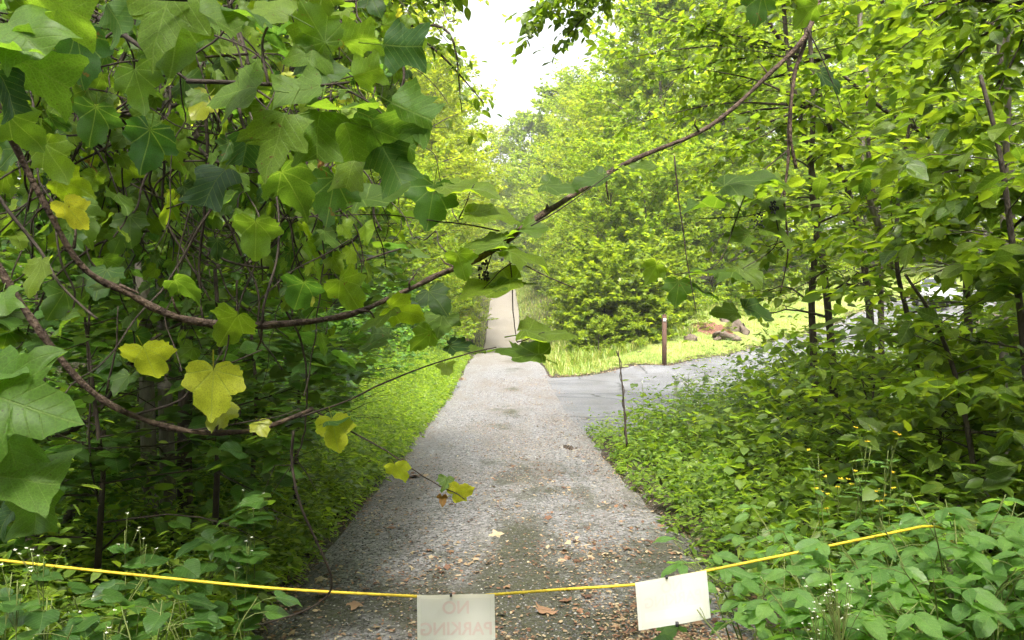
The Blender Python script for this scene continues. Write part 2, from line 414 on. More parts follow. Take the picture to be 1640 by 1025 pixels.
# ------------------------------------------------------------------ terrain
def zr(y):
    return np.interp(y, [-60, 0, 12, 18, 25, 33, 40, 46, 54, 60, 80, 100, 120, 160, 300],
                     [0, 0, 0, .05, .18, .34, .45, .15, -.25, 0.1, 3.5, 6.4, 9.0, 13.5, 20])
def half_w(y):
    return np.interp(y, [0, 4, 10, 20, 30, 200], [1.42, 1.38, 1.34, 1.35, 1.5, 1.55])
def road_x(y):
    return np.interp(y, [0, 5, 15, 40, 120], [-.08, -.06, -.12, -.45, -1.2])
DRIVE = np.array([[-1.6, 17.9, .05], [1.2, 18.9, .08], [3.7, 21.1, .14], [7.0, 25.0, .28], [11.2, 30.4, .55], [15.5, 36.2, 1.1], [20.0, 41.2, 2.0], [25.5, 46.5, 3.4], [33, 51, 4.6], [44, 55, 5.6]])
DRV = catmull(DRIVE, 14)
DHW = np.interp(np.arange(len(DRV)), [0, 14, 28, 42, 60, len(DRV)], [6.4, 6.0, 4.9, 3.9, 3.3, 3.2])

_ctl = []
for y in list(range(-20, 41, 6)) + [46, 54, 60, 70, 80, 100, 120, 160]:
    for dx in (-1.5, 1.5):
        _ctl.append((road_x(y) + dx, y, float(zr(y))))
for i in range(20, len(DRV), 9):
    t = norm(DRV[min(i + 1, len(DRV) - 1)] - DRV[i - 1]); nx = np.array([t[1], -t[0], 0])
    for s in (-1, 1):
        q = DRV[i] + nx * s * (DHW[i] - .3); _ctl.append((q[0], q[1], DRV[i][2]))
_ctl += [(7.0, 32.5, .95), (9.4, 36.0, 1.35), (10.5, 40, 2.6), (6.0, 35, 1.5), (5, 41, 2.2), (16, 46, 3.5), (22, 53, 5.0), (14, 56, 5.0), (4.2, 27.6, .5), (3.4, 33, .75), (4.0, 46, 1.3), (5, 60, 2.3),
         (3.2, 4, .22), (5, 4, .45), (3.4, 9, .25), (6, 9, .5), (10, 10, .9), (9, 18, .5), (14, 24, .8), (22, 30, 1.8), (16, 10, 1.6), (12, 0, 1.2),
         (-3, 4, .02), (-5, 6, -.02), (-9, 8, .25), (-3.5, 14, .10), (-8, 18, .5), (-16, 14, 1.0), (-15, 30, 1.4), (-5, 30, .55), (-6, 44, .9), (-6, 60, 1.2), (-20, 60, 3.5), (-10, -2, .2),
         (12, 75, 6), (10, 90, 8), (25, 80, 9), (-12, 85, 6), (-14, 110, 10), (20, 120, 12), (60, 70, 12), (-60, 70, 9), (60, 160, 22), (-60, 160, 18), (0, 300, 24), (120, 300, 30), (-120, 300, 28), (60, 0, 4), (-60, 0, 3), (60, -40, 3), (-60, -40, 2), (0, -60, 0)]
_ctl = np.array(_ctl, float)
def _k(r): return np.where(r > 1e-6, r, 0)          # linear radial kernel: smooth enough, never overshoots
_A = _k(np.linalg.norm(_ctl[:, None, :2] - _ctl[None, :, :2], axis=2)) + np.eye(len(_ctl)) * 1e-3
_W = np.linalg.solve(_A, _ctl[:, 2])
def h(x, y):
    x = np.asarray(x, float); y = np.asarray(y, float)
    sh = np.broadcast(x, y).shape
    p = np.stack(np.broadcast_arrays(x, y), -1).reshape(-1, 2)
    z = np.empty(len(p))
    for i in range(0, len(p), 20000):
        c = p[i:i + 20000]
        z[i:i + 20000] = _k(np.linalg.norm(c[:, None] - _ctl[None, :, :2], axis=2)) @ _W
    z = z.reshape(sh)
    w = 1 - sstep(1.5, 3.2, np.abs(x - road_x(y)))
    return z * (1 - w) + zr(y) * w

def drive_dist(x, y):
    p = np.stack(np.broadcast_arrays(np.asarray(x, float), np.asarray(y, float)), -1).reshape(-1, 2)
    d = np.linalg.norm(p[:, None] - DRV[None, :, :2], axis=2)
    i = d.argmin(1)
    return (d.min(1) - DHW[i]), i
def off_roads(x, y, m=0.0):
    """True where neither the gravel drive nor the paved drive runs (m: margin)."""
    a = np.abs(x - road_x(y)) > half_w(y) + m
    b = drive_dist(x, y)[0] > m
    return a & b

def grid_axis(parts):
    out = []
    for a, b, n in parts: out.append(np.linspace(a, b, n, endpoint=False))
    return np.concatenate(out + [[parts[-1][1]]])
gx = grid_axis([(-240, -40, 20), (-40, -10, 40), (-10, 14, 96), (14, 40, 52), (40, 240, 20)])
gy = grid_axis([(-60, 0, 20), (0, 60, 170), (60, 130, 60), (130, 420, 30)])
GX, GY = np.meshgrid(gx, gy, indexing='ij')
GZ = h(GX, GY)
on = ~off_roads(GX.ravel(), GY.ravel(), -0.05).reshape(GX.shape)
rg = np.random.default_rng(5)
GZ = GZ + np.where(on, -0.07, rg.normal(0, .012, GX.shape))
ni, nj = GX.shape
ii, jj = np.meshgrid(np.arange(ni - 1), np.arange(nj - 1), indexing='ij')
a = ii * nj + jj
ground = link('ground', mesh_from('ground', np.stack([GX, GY, GZ], -1), np.stack([a, a + nj, a + nj + 1, a + 1], -1).reshape(-1, 4), mat=M['soil']))
tag(ground, 'dark leaf-strewn forest soil either side of the gravel drive', kind='structure')

def strip(name, cen, hw, zf, nx, mat, seed, wob=.08, crown=.03, lift=.0):
    r = np.random.default_rng(seed)
    t = norm(np.gradient(cen[:, :2], axis=0)); nrm = np.stack([t[:, 1], -t[:, 0]], -1)
    s = np.linspace(-1, 1, nx)
    n = len(cen)
    def wn():
        w = np.zeros(n)
        for k, am in ((3, 1), (9, .6), (25, .35)):
            w += am * np.interp(np.arange(n), np.linspace(0, n, k * max(2, n // 60) + 2), r.normal(0, 1, k * max(2, n // 60) + 2))
        return w * wob
    wl, wr = wn(), wn()
    X = np.empty((n, nx, 3))
    for j, sj in enumerate(s):
        e = hw + np.where(sj < 0, wl, wr) * abs(sj)
        X[:, j, :2] = cen[:, :2] + nrm * (sj * e)[:, None]
        X[:, j, 2] = zf(X[:, j, 0], X[:, j, 1]) + crown * (1 - sj * sj) + lift - (.06 if abs(sj) == 1 else 0)
    i, j = np.meshgrid(np.arange(n - 1), np.arange(nx - 1), indexing='ij'); a = i * nx + j
    return link(name, mesh_from(name, X, np.stack([a, a + 1, a + nx + 1, a + nx], -1).reshape(-1, 4), mat=mat))

ys = np.concatenate([np.arange(-20, 14, .16), np.arange(14, 60, .3), np.arange(60, 170, 1.0)])
road = strip('gravel_road', np.stack([road_x(ys), ys], -1), half_w(ys), lambda x, y: zr(y), 15, M['gravel_road'], 3, lift=.012)
tag(road, 'single-track grey gravel drive running straight ahead and over a rise', kind='structure')
di = np.arange(3, len(DRV))
drv = strip('paved_driveway', DRV[di], DHW[di], lambda x, y: h(x, y), 13, M['asphalt'], 8, wob=.05, crown=.0, lift=.004)
tag(drv, 'smooth grey paved driveway branching off to the right uphill', kind='structure')

# ------------------------------------------------------------------ leaf shapes
def resample(pts, n):
    pts = np.asarray(pts, float)
    d = np.r_[0, np.cumsum(np.linalg.norm(np.diff(pts, axis=0), axis=1))]
    t = np.linspace(0, d[-1], n)
    return np.stack([np.interp(t, d, pts[:, 0]), np.interp(t, d, pts[:, 1])], -1)
HALF = {
    'tulip': [(0, 0), (-.03, .10), (.0, .26), (.06, .40), (.20, .56), (.28, .46), (.40, .35), (.52, .34), (.66, .40), (.92, .50), (.88, .30), (.86, .14), (.82, 0)],
    'maple': [(0, 0), (-.05, .12), (-.04, .28), (.02, .50), (.16, .42), (.24, .40), (.36, .56), (.52, .62), (.50, .42), (.48, .24), (.60, .25), (.76, .22), (.86, .12), (1.0, 0)],
    'grape': [(0, 0), (-.10, .08), (-.17, .22), (-.12, .38), (.02, .50), (.16, .50), (.34, .60), (.40, .44), (.46, .31), (.58, .34), (.70, .33), (.80, .22), (.90, .10), (1.0, 0)],
    'heart': [(0, 0), (-.10, .10), (-.12, .24), (-.02, .40), (.16, .48), (.36, .47), (.55, .38), (.75, .23), (.9, .08), (1.0, 0)],
    'ovate': [(0, 0), (.06, .10), (.2, .21), (.4, .27), (.58, .25), (.76, .17), (.9, .07), (1.0, 0)],
    'lance': [(0, 0), (.08, .06), (.25, .12), (.45, .135), (.65, .10), (.85, .04), (1.0, 0)],
}
CENT = {'tulip': .42, 'maple': .34, 'grape': .32, 'heart': .36, 'ovate': .42, 'lance': .45}
def leaf_template(shape, rng, fold=.18, droop=.3, wave=.03, n=17, tooth=0.0, petiole=.5, hole=False):
    hp = resample(HALF[shape], n)
    if tooth: hp[1:-1:2] += norm(hp[1:-1:2] - [CENT[shape], 0]) * tooth
    out = np.vstack([hp, (hp * [1, -1])[-2:0:-1]])
    # uneven outline
    out = out + rng.normal(0, .010, out.shape)
    if hole:
        k = rng.integers(3, len(out) - 3); out[k:k + 3] = out[k:k + 3] * .62 + np.array([CENT[shape], 0]) * .38
    c = np.array([CENT[shape], 0.0]); m = len(out)
    rings = [c[None] + (out - c) * f for f in (.36, .70, 1.0)]
    xy = np.vstack([c[None]] + rings)
    x, y = xy[:, 0], xy[:, 1]
    ph = rng.uniform(0, 6.28, 3)
    r = np.hypot(x - c[0], y)
    z = fold * np.abs(y) * (1 + .3 * np.sin(4 * x + ph[0])) - droop * (np.clip(x, 0, 2) ** 2) * .6 - droop * .35 * (y ** 2) * 2 \
        + wave * r * 2 * np.sin(9 * x + ph[1]) + wave * r * 2 * np.sin(11 * y + ph[2]) + rng.uniform(-.25, .25) * y * x
    V = [np.stack([x, y, z], -1)]
    k = np.arange(m); k1 = (k + 1) % m
    T = np.stack([np.zeros(m, int), 1 + k, 1 + k1], -1)
    T = T[:, ::-1] if False else T
    Q = np.concatenate([np.stack([1 + o * m + k, 1 + (o + 1) * m + k, 1 + (o + 1) * m + k1, 1 + o * m + k1], -1) for o in (0, 1)])
    # outline runs +y side first, i.e. clockwise seen from above: flip so the upper face looks up
    T = T[:, ::-1]; Q = Q[:, ::-1]
    b = MB(); b.add(V[0], Q, T)
    if petiole:
        t = np.linspace(0, 1, 4)
        b.tube(np.stack([.02 - petiole * t, np.zeros(4), -.004 - .12 * petiole * t ** 1.5], -1), np.linspace(.010, .013, 4), 3, cap=False)
    return np.concatenate(b.V), np.concatenate(b.Q), np.concatenate(b.T)

_lr = np.random.default_rng(11)
LEAF = {}
def leaf_set(key, shape, mat, count=5, **kw):
    LEAF[key] = []
    for i in range(count):
        k = dict(kw); k['fold'] = kw.get('fold', .15) * _lr.uniform(.3, 1.6); k['droop'] = kw.get('droop', .3) * _lr.uniform(.2, 1.6)
        k['hole'] = (i == count - 1) and kw.get('hole', False)
        V, Q, T = leaf_template(shape, _lr, **k)
        LEAF[key].append(mesh_from(key + '_leaf', V, Q, T, M[mat]))
leaf_set('tulip', 'tulip', 'tulip', 8, tooth=0, petiole=.55, n=23, hole=True, droop=.5, wave=.045, fold=.25)
leaf_set('maple', 'maple', 'tulip', 5, petiole=.5, n=25, droop=.45, wave=.045, fold=.25)
leaf_set('pale', 'tulip', 'pale', 4, petiole=.5, n=23, droop=.4, wave=.045, fold=.25)
leaf_set('pale_maple', 'maple', 'pale', 3, petiole=.5, n=25, droop=.4, wave=.045, fold=.25)
leaf_set('grape', 'grape', 'grape', 8, tooth=.03, petiole=.4, n=29, hole=True, wave=.05, droop=.45, fold=.25)
leaf_set('yellow', 'grape', 'yellow', 4, tooth=.03, petiole=.4, n=29, hole=True, wave=.04)
leaf_set('brown', 'grape', 'brown', 3, petiole=.3, droop=.9, wave=.09, fold=.6)
leaf_set('spice', 'heart', 'spice', 5, petiole=.25, n=12)
leaf_set('broad', 'ovate', 'broad', 5, petiole=.12, n=10, fold=.12, droop=.35)
leaf_set('bramble', 'ovate', 'bramble', 5, petiole=.12, n=13, fold=.15, tooth=.012)
leaf_set('lance', 'lance', 'bramble', 4, petiole=.05, n=10, fold=.2, droop=.4)

def leaf_matrix(pos, axis, nrm, size):
    a = norm(axis); n = np.asarray(nrm, float); n = norm(n - a * np.dot(n, a)); b = np.cross(n, a)
    m = np.eye(4); m[:3, 0] = a * size; m[:3, 1] = b * size; m[:3, 2] = n * size; m[:3, 3] = pos
    return Matrix(m.tolist())
def put_leaf(root, key, pos, axis, nrm, size, rng, name='leaf'):
    off = np.array(root.location)
    o = bpy.data.objects.new(name, LEAF[key][rng.integers(len(LEAF[key]))])
    COL.objects.link(o); o.parent = root
    o.matrix_basis = leaf_matrix(np.asarray(pos) - off, axis, nrm, size)
    return o

# cheap leaves for masses: two folded quads, or a lobed one
T_OV = (np.array([(0, 0, 0), (1, 0, -.10), (.62, .23, .03), (.25, .24, .04), (.25, -.24, .04), (.62, -.23, .03)]), np.array([(0, 1, 2, 3), (0, 4, 5, 1)]))
T_HE = (np.array([(0, 0, 0), (1, 0, -.14), (.55, .38, .02), (.10, .42, .03), (.10, -.42, .03), (.55, -.38, .02)]), np.array([(0, 1, 2, 3), (0, 4, 5, 1)]))
T_LN = (np.array([(0, 0, 0), (1, 0, -.16), (.55, .12, .02), (.25, .12, .03), (.25, -.12, .03), (.55, -.12, .02)]), np.array([(0, 1, 2, 3), (0, 4, 5, 1)]))
T_MP = (np.array([(0, 0, 0), (.35, 0, .03), (1, 0, -.12), (.55, .22, .03), (.62, .55, -.06), (.22, .35, .03), (-.05, .45, -.05),
                  (.55, -.22, .03), (.62, -.55, -.06), (.22, -.35, .03), (-.05, -.45, -.05)]),
        np.array([(0, 1, 5, 6), (1, 3, 4, 5), (1, 2, 3, 3), (0, 10, 9, 1), (1, 9, 8, 7), (1, 7, 2, 2)]))
def cloud(pos, axis, nrm, size, tpl):
    """Vertices and faces of many leaves."""
    V0, Q0 = tpl
    a = norm(axis); n = norm(nrm - a * np.sum(nrm * a, 1, keepdims=True)); b = np.cross(n, a)
    s = size[:, None, None]
    V = pos[:, None, :] + s * (V0[None, :, 0:1] * a[:, None] + V0[None, :, 1:2] * b[:, None] + V0[None, :, 2:3] * n[:, None])
    k = np.arange(len(pos))[:, None, None] * len(V0)
    isq = Q0[:, 2] != Q0[:, 3]
    Q = (k + Q0[isq][None]).reshape(-1, 4)
    T = (k + Q0[~isq][None, :, :3]).reshape(-1, 3) if (~isq).any() else None
    return V.reshape(-1, 3), Q, T
def cloud_mesh(name, L, tpl, mat, off=(0, 0, 0)):
    V, Q, T = cloud(L[0], L[1], L[2], L[3], tpl)
    return mesh_from(name, V - np.asarray(off), Q, T, M[mat], smooth=False)

# ------------------------------------------------------------------ growing wood and leaves
def twig_leaves(rng, st, dr, ln, n, size, droop=.25, jit=.35, up=1.0):
    """Leaves set alternately along many twigs at once."""
    m = len(st)
    f = (np.arange(n)[None] + rng.uniform(.2, .8, (m, n))) / n
    side = norm(np.cross(dr, [0, 0, 1.0]) + 1e-6)
    sg = np.where(np.arange(n) % 2 == 0, 1, -1)[None, :, None]
    pos = st[:, None] + dr[:, None] * (ln[:, None] * f)[..., None]
    ax = side[:, None] * sg * .9 + dr[:, None] * .55 + rng.normal(0, jit, (m, n, 3)); ax[..., 2] -= droop
    ax = norm(ax)
    nr = rng.normal(0, jit * 1.2, (m, n, 3)); nr[..., 2] += up
    sz = size * rng.uniform(.45, 1.35, (m, n))
    return pos.reshape(-1, 3), ax.reshape(-1, 3), norm(nr.reshape(-1, 3)), sz.ravel()

def grow(rng, trunk, r0, r1, limbs, t0, t1, length, elev, nsec, ntw, twl, nleaf, lsize, droop=.25, wood=None, sag=.15, az=None, sides=6, jit=.35, fine=True):
    """Grow limbs, side branches and leafy twigs on a trunk line. length(t) gives the limb length."""
    w = wood or MB()
    tr = np.asarray(trunk, float)
    if r0 > 0: w.tube(tr, np.linspace(r0, r1, len(tr)), sides + 2)
    d = np.r_[0, np.cumsum(np.linalg.norm(np.diff(tr, axis=0), axis=1))]; d /= d[-1]
    at = lambda t: np.array([np.interp(t, d, tr[:, k]) for k in range(3)])
    S, D, N = [], [], []
    phi = rng.uniform(0, 6.28)
    for i in range(limbs):
        t = t0 + (t1 - t0) * (i + rng.uniform(.1, .9)) / limbs
        phi += 2.4 + rng.normal(0, .4)
        p = az(t, rng) if az else phi
        e = elev[0] + (elev[1] - elev[0]) * t + rng.normal(0, .12)
        L = length(t) * rng.uniform(.75, 1.2)
        b0 = at(t); dr = np.array([math.cos(p) * math.cos(e), math.sin(p) * math.cos(e), math.sin(e)])
        k = np.linspace(0, 1, 6)[:, None]
        wob = np.cumsum(rng.normal(0, .035 * L, (6, 3)), axis=0) * k
        br = b0 + dr * L * k + wob + np.array([0, 0, -1.0]) * sag * L * k ** 2
        rr = max(.004, (r0 if r0 > 0 else .03) * .38 * (1 - .7 * t))
        w.tube(br, np.linspace(rr, rr * .25, 6), 5 if fine else 4, cap=False)
        for s in range(nsec):
            u = .25 + .75 * (s + rng.uniform(0, 1)) / nsec
            q = np.array([np.interp(u, k[:, 0], br[:, c]) for c in range(3)])
            sd = norm(np.cross(dr, [0, 0, 1.0])) * (1 if s % 2 else -1)
            d2 = norm(dr * .75 + sd * rng.uniform(.4, 1.0) + rng.normal(0, .22, 3))
            l2 = L * (.48 - .25 * u) * rng.uniform(.7, 1.3) + twl * .5
            e2 = q + d2 * l2 + np.array([0, 0, -.12 * l2])
            w.tube(np.array([q, (q + e2) / 2 + rng.normal(0, .03 * l2, 3), e2]), [rr * .35, rr * .25, rr * .12], 3, cap=False)
            for x in range(ntw):
                v = (x + rng.uniform(0, 1)) / ntw
                S.append(q + (e2 - q) * v)
                D.append(norm(d2 + rng.normal(0, .55, 3) * [1, 1, .5])); N.append(twl * rng.uniform(.6, 1.3))
    S, D, N = np.array(S), np.array(D), np.array(N)
    return w, twig_leaves(rng, S, D, N, nleaf, lsize, droop, jit)

def trunk_line(rng, H, lean=.03, wob=.02, n=9):
    z = np.linspace(0, H, n)
    o = np.cumsum(rng.normal(0, wob * H / n * 2, (n, 2)), axis=0); o -= o[0]
    l = rng.normal(0, lean, 2)
    return np.stack([o[:, 0] + l[0] * z, o[:, 1] + l[1] * z, z], -1)

PROTO = {}
def proto(key, seed, H, r, t0, R, prof, limbs, nsec, ntw, twl, nleaf, lsize, mat, tpl=T_OV, elev=(.1, .9), sag=.15, droop=.25, bark='bark', lean=.02, jit=.35):
    rng = np.random.default_rng(seed)
    tr = trunk_line(rng, H, lean)
    tr[0, 2] -= .3
    w, L = grow(rng, tr, r, r * .15, limbs, t0, .98, lambda t: R * prof(t), elev, nsec, ntw, twl, nleaf, lsize, droop, sag=sag, jit=jit, fine=False)
    PROTO[key] = (w.mesh(key + '_wood', M[bark]), cloud_mesh(key + '_leaves', L, tpl, mat), len(L[0]))
def plant_tree(key, x, y, s, rot, label, cat='tree', group=None, name='tree', leafmat=None, z=None, sz=None):
    wood, leaves, n = PROTO[key]
    zz = float(h(np.array([x]), np.array([y]))[0]) if z is None else z
    t = thing(name, (x, y, zz), label, cat, group)
    t.rotation_euler = (0, 0, rot); t.scale = (s, s, sz or s)
    link('trunk', wood, t)
    c = link('crown', leaves, t)
    return t

# ------------------------------------------------------------------ forest: one set of trees of each kind, then copies
dome = lambda t: max(.18, math.sin(math.pi * min(1, max(0, (t - .02) * .92 + .08)) ** .9))
full = lambda t: max(.12, (1 - t) ** .55)
prf_top = lambda t: .75 + .35 * t
prf_round = lambda t: .55 + .55 * math.sin(math.pi * min(1, t * .8 + .15))
prf_tall = lambda t: .35 + .75 * math.sin(math.pi * (t * .85 + .12)) if t < .95 else .3
proto('tall_a', 1, 19, .20, .14, 4.3, prf_tall, 44, 8, 5, .85, 13, .25, 'far', T_HE, elev=(.25, 1.0), jit=.5)
proto('tall_b', 2, 18, .18, .08, 4.0, prf_tall, 44, 8, 5, .8, 13, .23, 'gold', T_OV, sag=.2, elev=(.25, 1.0), jit=.5)
proto('tall_c', 3, 17, .17, .08, 4.4, prf_round, 44, 8, 5, .8, 13, .23, 'far', T_OV, elev=(.25, 1.0), jit=.5)
proto('edge_a', 4, 9, .09, .04, 2.9, prf_round, 34, 7, 5, .55, 12, .17, 'far', T_OV, elev=(.2, 1.0), jit=.5)
proto('edge_b', 5, 6.3, .08, .03, 2.5, prf_top, 32, 7, 5, .55, 12, .18, 'far', T_HE, elev=(.1, 1.1), jit=.5)
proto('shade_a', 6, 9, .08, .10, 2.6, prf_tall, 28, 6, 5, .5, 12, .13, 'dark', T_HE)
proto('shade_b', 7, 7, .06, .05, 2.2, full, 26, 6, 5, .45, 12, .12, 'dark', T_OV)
proto('shrub_a', 8, 2.6, .05, .04, 1.7, prf_top, 30, 7, 4, .42, 10, .19, 'mid', T_MP, sag=.22, jit=.42, elev=(.1, .9))
proto('shrub_b', 9, 2.2, .035, .05, 1.2, dome, 20, 5, 4, .3, 9, .12, 'mid', T_OV, sag=.2)
proto('canopy', 10, 13, .085, .32, 4.4, prf_tall, 30, 7, 5, .8, 14, .15, 'canopy', T_OV, sag=.18, jit=.3)
proto('shrub_l', 12, 2.4, .035, .05, 1.25, dome, 22, 6, 4, .3, 10, .11, 'under_l', T_HE, sag=.2, jit=.28)

R_ = random.Random(7)
ORD = ['nearest', 'second nearest', 'third nearest', 'fourth nearest', 'fifth nearest', 'sixth nearest', 'seventh nearest', 'eighth nearest', 'ninth nearest', 'tenth nearest', 'eleventh nearest', 'twelfth nearest', 'thirteenth nearest', 'fourteenth nearest']
def trees(spots, label, group, cat='tree', name='tree', ranked=False):
    """label may hold %s, filled with the rank of the tree by distance from the rope."""
    sp = sorted(spots, key=lambda t: t[2])
    for i, (k, x, y, s) in enumerate(sp):
        plant_tree(k, x, y, s * R_.uniform(.93, 1.07), R_.uniform(0, 6.28), label % ORD[i] if '%s' in label else label, cat, group, name)

# the far hillside behind the rise
far = [('tall_b', -8.6, 78, 1.2), ('tall_a', -8.6, 90, 1.25), ('tall_c', 7.4, 82, 1.2), ('tall_b', 7.2, 94, 1.25), ('tall_a', 6.6, 106, 1.25), ('tall_c', -8.0, 104, 1.3), ('tall_b', -1.8, 132, 1.4), ('tall_a', 3.2, 130, 1.4), ('tall_b', 6.5, 136, 1.4)]
for x, y, k, s in [(-9, 92, 'tall_c', 1.05), (-15, 88, 'tall_a', 1.0), (-6, 118, 'tall_b', .85), (-13, 112, 'tall_a', 1.05), (-22, 100, 'tall_b', 1.1), (-30, 95, 'tall_a', 1.1),
                   (-3, 140, 'tall_a', .80), (3, 138, 'tall_c', .85), (0, 150, 'tall_b', .75), (8, 122, 'tall_a', .95), (13, 110, 'tall_c', 1.0), (20, 118, 'tall_b', 1.0), (-8, 148, 'tall_c', .95), (10, 146, 'tall_a', 1.0), (28, 105, 'tall_a', 1.1),
                   (6, 104, 'edge_a', 1.2), (-6, 100, 'edge_b', 1.2), (5.5, 90, 'edge_a', 1.1), (-6.4, 82, 'edge_a', 1.15), (-1.4, 128, 'edge_b', 1.1), (18, 92, 'tall_c', 1.1)]:
    far.append((k, x, y, s))
far += [('tall_c', -4.5, 132, .8), ('tall_a', 5.5, 128, .85), ('tall_c', -20, 125, 1.1), ('tall_a', 16, 130, 1.0), ('tall_b', 26, 135, 1.1), ('tall_c', 36, 120, 1.1), ('edge_a', 2.2, 126, 1.1), ('edge_b', 5.2, 84, .8), ('edge_b', 4.9, 92, .8), ('edge_a', 5.0, 99, .8), ('edge_b', 4.6, 107, .8), ('edge_b', 4.2, 115, .8), ('shrub_a', 3.9, 88, 1.0), ('shrub_a', 4.1, 96, 1.0), ('shrub_a', 3.8, 103, 1.1), ('shrub_a', 3.2, 120, 1.2), ('edge_b', 7, 112, 1.2), ('edge_b', -7.2, 90, 1.1), ('edge_a', 8.5, 96, 1.2),
        ('tall_a', 1.5, 165, .9), ('tall_c', -6, 168, 1.0), ('tall_a', 9, 170, 1.0), ('tall_b', -16, 150, 1.1), ('tall_c', 20, 155, 1.1), ('tall_b', 44, 95, 1.2), ('tall_a', 52, 110, 1.2), ('tall_c', -40, 110, 1.2), ('tall_a', -32, 130, 1.2)]
trees(far, 'hazy yellow-green tree on the far hillside where the drive vanishes', 'trees of the far hillside')
# left of the drive, beyond the thicket
trees([('tall_b', -6.3, 45, 1.16), ('tall_b', -5.4, 55, 1.1), ('tall_b', -9.5, 52, 1.15), ('tall_b', -6.8, 66, 1.2)],
      '%s of the tall golden-green trees left of the drive against the white sky', 'golden trees left of the drive')
trees([('edge_a', -4.4, 36, .9), ('edge_b', -5.0, 30, .95), ('edge_a', -5.2, 42, 1.0), ('edge_b', -4.6, 51, .9), ('edge_a', -4.8, 62, 1.0), ('edge_b', -5.2, 70, 1.0)],
      '%s of the bushy green trees along the left edge of the drive', 'edge trees left of the drive')
trees([('tall_a', -11, 34, 1.0), ('tall_c', -15, 44, 1.1), ('tall_a', -9, 26, .9), ('tall_c', -18, 30, 1.1), ('tall_a', -24, 40, 1.1), ('tall_c', -21, 22, 1.0), ('tall_a', -28, 58, 1.2), ('tall_c', -14, 66, 1.1), ('tall_a', -36, 46, 1.2), ('tall_a', -12, 76, 1.1)],
      'tall forest tree behind the thicket on the left', 'forest trees on the left')
trees([('shade_a', -5.6, 12, .95), ('shade_b', -5.4, 17, .95), ('shade_a', -6.2, 9.5, 1.0), ('shade_b', -8.0, 12.5, 1.1), ('shade_a', -9.8, 10, 1.0), ('shade_b', -5.8, 23, 1.0), ('shade_a', -7.0, 18, 1.1), ('shade_b', -12, 16, 1.2)],
      '%s of the dark shaded understorey trees in the thicket on the left', 'understorey trees on the left')
# right of the drive, beyond the paved branch
trees([('tall_c', 7.2, 52, .96), ('tall_a', 8.6, 46, .92), ('tall_c', 12.5, 48, 1.05), ('tall_a', 16, 54, 1.1), ('tall_c', 21, 58, 1.1), ('tall_a', 27, 62, 1.1), ('tall_b', 6.6, 66, .95), ('tall_b', 10, 60, 1.1), ('tall_a', 32, 58, 1.1), ('tall_c', 40, 62, 1.2), ('tall_b', 34, 72, 1.2), ('tall_a', 22, 74, 1.2), ('tall_c', 13, 74, 1.1), ('tall_b', 48, 56, 1.1), ('tall_a', 56, 64, 1.2)],
      'tall leafy forest tree behind the grassy bank on the right', 'forest trees behind the bank')
trees([('edge_a', 5.0, 41.5, .92), ('edge_b', 6.6, 39.5, 1.0), ('edge_a', 8.2, 42, 1.0), ('edge_b', 11.2, 45, 1.0), ('edge_a', 5.0, 48, 1.0), ('edge_b', 4.9, 56, .9), ('edge_a', 5.2, 64, .95), ('edge_b', 15, 49.5, 1.0), ('edge_a', 13.2, 51, 1.0), ('edge_b', 18, 52, .9), ('edge_a', 25, 57.5, 1.0), ('edge_a', 20, 55, 1.0), ('edge_b', 5.6, 76, 1.0)],
      '%s of the bushy bright green trees edging the wood right of the drive', 'edge trees right of the drive')
trees([('shrub_a', 3.9, 33.6, .95), ('shrub_a', 5.2, 34.5, 1.0), ('shrub_a', 4.5, 36.2, 1.15), ('shrub_a', 6.3, 36.8, 1.0), ('shrub_a', 3.9, 38.6, 1.0), ('shrub_a', 5.6, 39, 1.2), ('shrub_a', 7.6, 39.4, .9), ('shrub_a', 3.7, 42, .9), ('shrub_b', 3.4, 31.8, .6), ('shrub_b', 4.6, 32.6, .7)],
      '%s of the lime green broad-leaved shrubs between drive and grassy bank', 'shrubs at the fork', 'shrub', 'shrub')
# trees over and beside the fork near the camera: their crowns shade the foreground
plant_tree('canopy', 5.6, 9.0, .95, 1.1, 'slender tree whose leafy limbs fill the upper right above the paved drive', name='tree')
plant_tree('canopy', 10.5, 7.5, 1.0, 2.9, 'taller leafy tree standing behind the slender one at the upper right', name='tree')
#plant_tree('canopy', 5.0, 14.0, .9, 4.4, 'leafy tree whose fine foliage overhangs the fork, right of the white sky', name='tree')
plant_tree('canopy', 11.0, 10.5, 1.0, .4, 'leafy tree deepest in the wood at the right edge', name='tree')
#plant_tree('canopy', -5.0, 5.5, .9, 5.0, 'leafy tree arching over the thicket at the upper left', name='tree')
trees([('tall_c', 6.6, -4.2, .95), ('tall_c', -5.2, -11, .9), ('tall_a', 4.4, -10, 1.0), ('tall_a', -9.5, -9, 1.0), ('tall_c', 9.5, -7, 1.1), ('tall_a', -1.2, -15, 1.05), ('tall_c', -6, -15, 1.1), ('tall_a', 6.5, -15, 1.1), ('tall_c', 12, -2, 1.0), ('tall_c', 1.5, -20, 1.1), ('tall_a', 15, -10, 1.1), ('tall_c', -14, -10, 1.1)],
      '%s of the tall roadside trees standing behind the viewpoint', 'trees behind the viewpoint')
